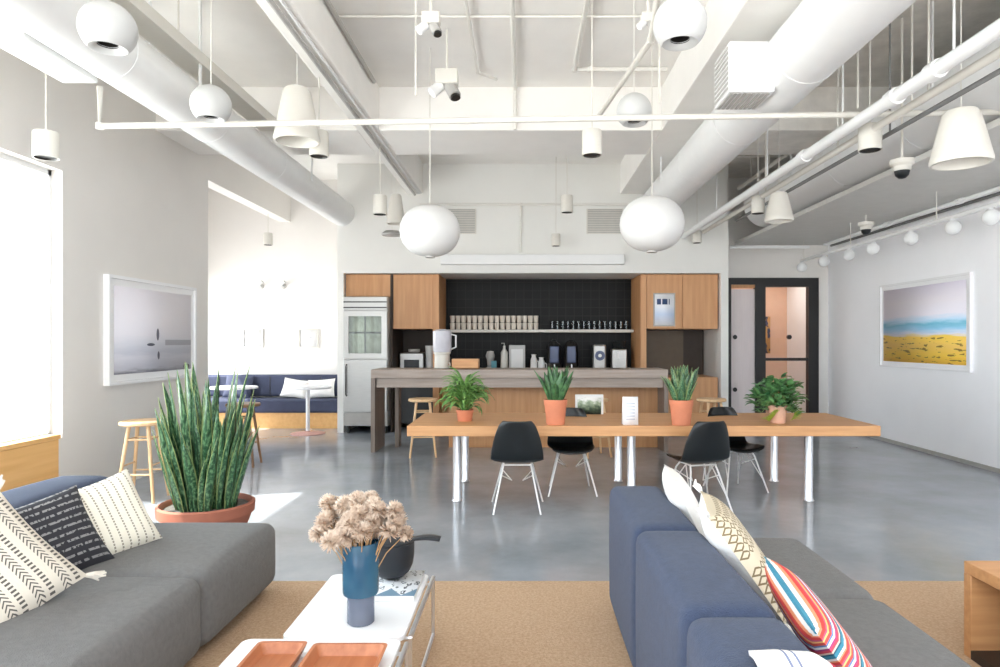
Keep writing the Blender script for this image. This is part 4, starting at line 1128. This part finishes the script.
# ------------------------------------------------------------------ side cube
t = thing('side_table', 'open oak cube side table at the right frame edge', 'side table', (2.09, 2.2, .012))
box('top', 'table_wood', 0, .8, 0, .97, .39, .445, t, bevel=.004); box('side_panel', 'table_wood', 0, .8, .92, .97, 0, .39, t, bevel=.003)
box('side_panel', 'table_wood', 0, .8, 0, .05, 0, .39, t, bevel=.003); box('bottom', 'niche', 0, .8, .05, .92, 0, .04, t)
box('back_panel', 'niche', .76, .8, .05, .92, .04, .39, t)  # dark bottom and back carry the cube's inner shade in their colour

# ------------------------------------------------------------------ wall pictures
def sea(nt, u, v):
    w_ = math_(nt, 'ADD', v, math_(nt, 'MULTIPLY', math_(nt, 'SUBTRACT', noise_(nt, 4, u, v, 1, 4), .5), .12))
    c = ramp(nt, w_, [(0, (240, 188, 70)), (.10, (252, 210, 84)), (.22, (248, 206, 110)), (.34, (255, 216, 92)), (.375, (222, 226, 244)), (.44, (150, 206, 236)), (.50, (112, 188, 216)), (.55, (190, 222, 246)), (.62, (236, 234, 246)), (.8, (240, 234, 242)), (1, (232, 226, 240))], 'LINEAR')
    dk = math_(nt, 'MULTIPLY', math_(nt, 'GREATER_THAN', noise_(nt, 10, u, v, 1, 3), .60), math_(nt, 'LESS_THAN', v, .34))
    return mix(nt, dk, c, (150, 118, 56))
def plane_pic(nt, u, v):
    c = ramp(nt, math_(nt, 'ADD', v, math_(nt, 'MULTIPLY', math_(nt, 'SUBTRACT', noise_(nt, 5, u, v, 1, 5), .5), .12)), [(0, (130, 130, 140)), (.05, (206, 206, 216)), (.18, (222, 222, 232)), (.25, (206, 208, 220)), (.33, (216, 218, 228)), (.45, (228, 226, 234)), (1, (232, 228, 236))], 'LINEAR')
    def blob(cu, cv, ru, rv):
        a = math_(nt, 'POWER', math_(nt, 'DIVIDE', math_(nt, 'SUBTRACT', u, cu), ru), 2); b_ = math_(nt, 'POWER', math_(nt, 'DIVIDE', math_(nt, 'SUBTRACT', v, cv), rv), 2)
        return math_(nt, 'LESS_THAN', math_(nt, 'ADD', a, b_), 1)
    d_ = math_(nt, 'MAXIMUM', blob(.52, .46, .018, .075), math_(nt, 'MAXIMUM', blob(.43, .335, .05, .018), math_(nt, 'MAXIMUM', blob(.53, .20, .015, .05), blob(.93, .04, .05, .035))))
    hz = math_(nt, 'MULTIPLY', math_(nt, 'LESS_THAN', math_(nt, 'ABSOLUTE', math_(nt, 'SUBTRACT', v, .36)), .035), math_(nt, 'GREATER_THAN', u, .62))
    c = mix(nt, hz, c, (172, 172, 184))
    return mix(nt, d_, c, (92, 94, 110))
def picture(side, y0, y1, z0, z1, fnc, label, fw=.05, dp=.05):
    t = thing('picture_frame', label, 'picture', (side, 0, 0)); s_ = 1 if side < 0 else -1
    f = MB(); a, b_ = (0, s_*dp)
    f.box(a, b_, y0, y1, z0, z0+fw*.5); f.box(a, b_, y0, y1, z1-fw*.5, z1); f.box(a, b_, y0, y0+fw*.5, z0+fw*.5, z1-fw*.5); f.box(a, b_, y1-fw*.5, y1, z0+fw*.5, z1-fw*.5)
    f.build('frame', 'whitetop', t, smooth=False)
    box('mount', 'whitetop', 0, s_*dp*.6, y0+fw*.5, y1-fw*.5, z0+fw*.5, z1-fw*.5, t)
    iy0, iy1, iz0, iz1 = y0+fw*1.6, y1-fw*1.6, z0+fw*1.5, z1-fw*1.5
    fn = (lambda u, v: (s_*dp*.62, iy0+(iy1-iy0)*u, iz0+(iz1-iz0)*v)) if s_ > 0 else (lambda u, v: (s_*dp*.62, iy1-(iy1-iy0)*u, iz0+(iz1-iz0)*v))
    MB().grid(1, 1, fn).build('print', uvmat('print', fnc, .45, 0), t, solid=.003)
picture(XL, 6.66, 8.44, 1.05, 2.17, plane_pic, 'white framed grey seascape photograph on the left wall', .07, .06)
picture(XR, 8.02, 10.06, 1.12, 2.33, sea, 'white framed landscape of blue hills and yellow field, right wall', .055, .04)
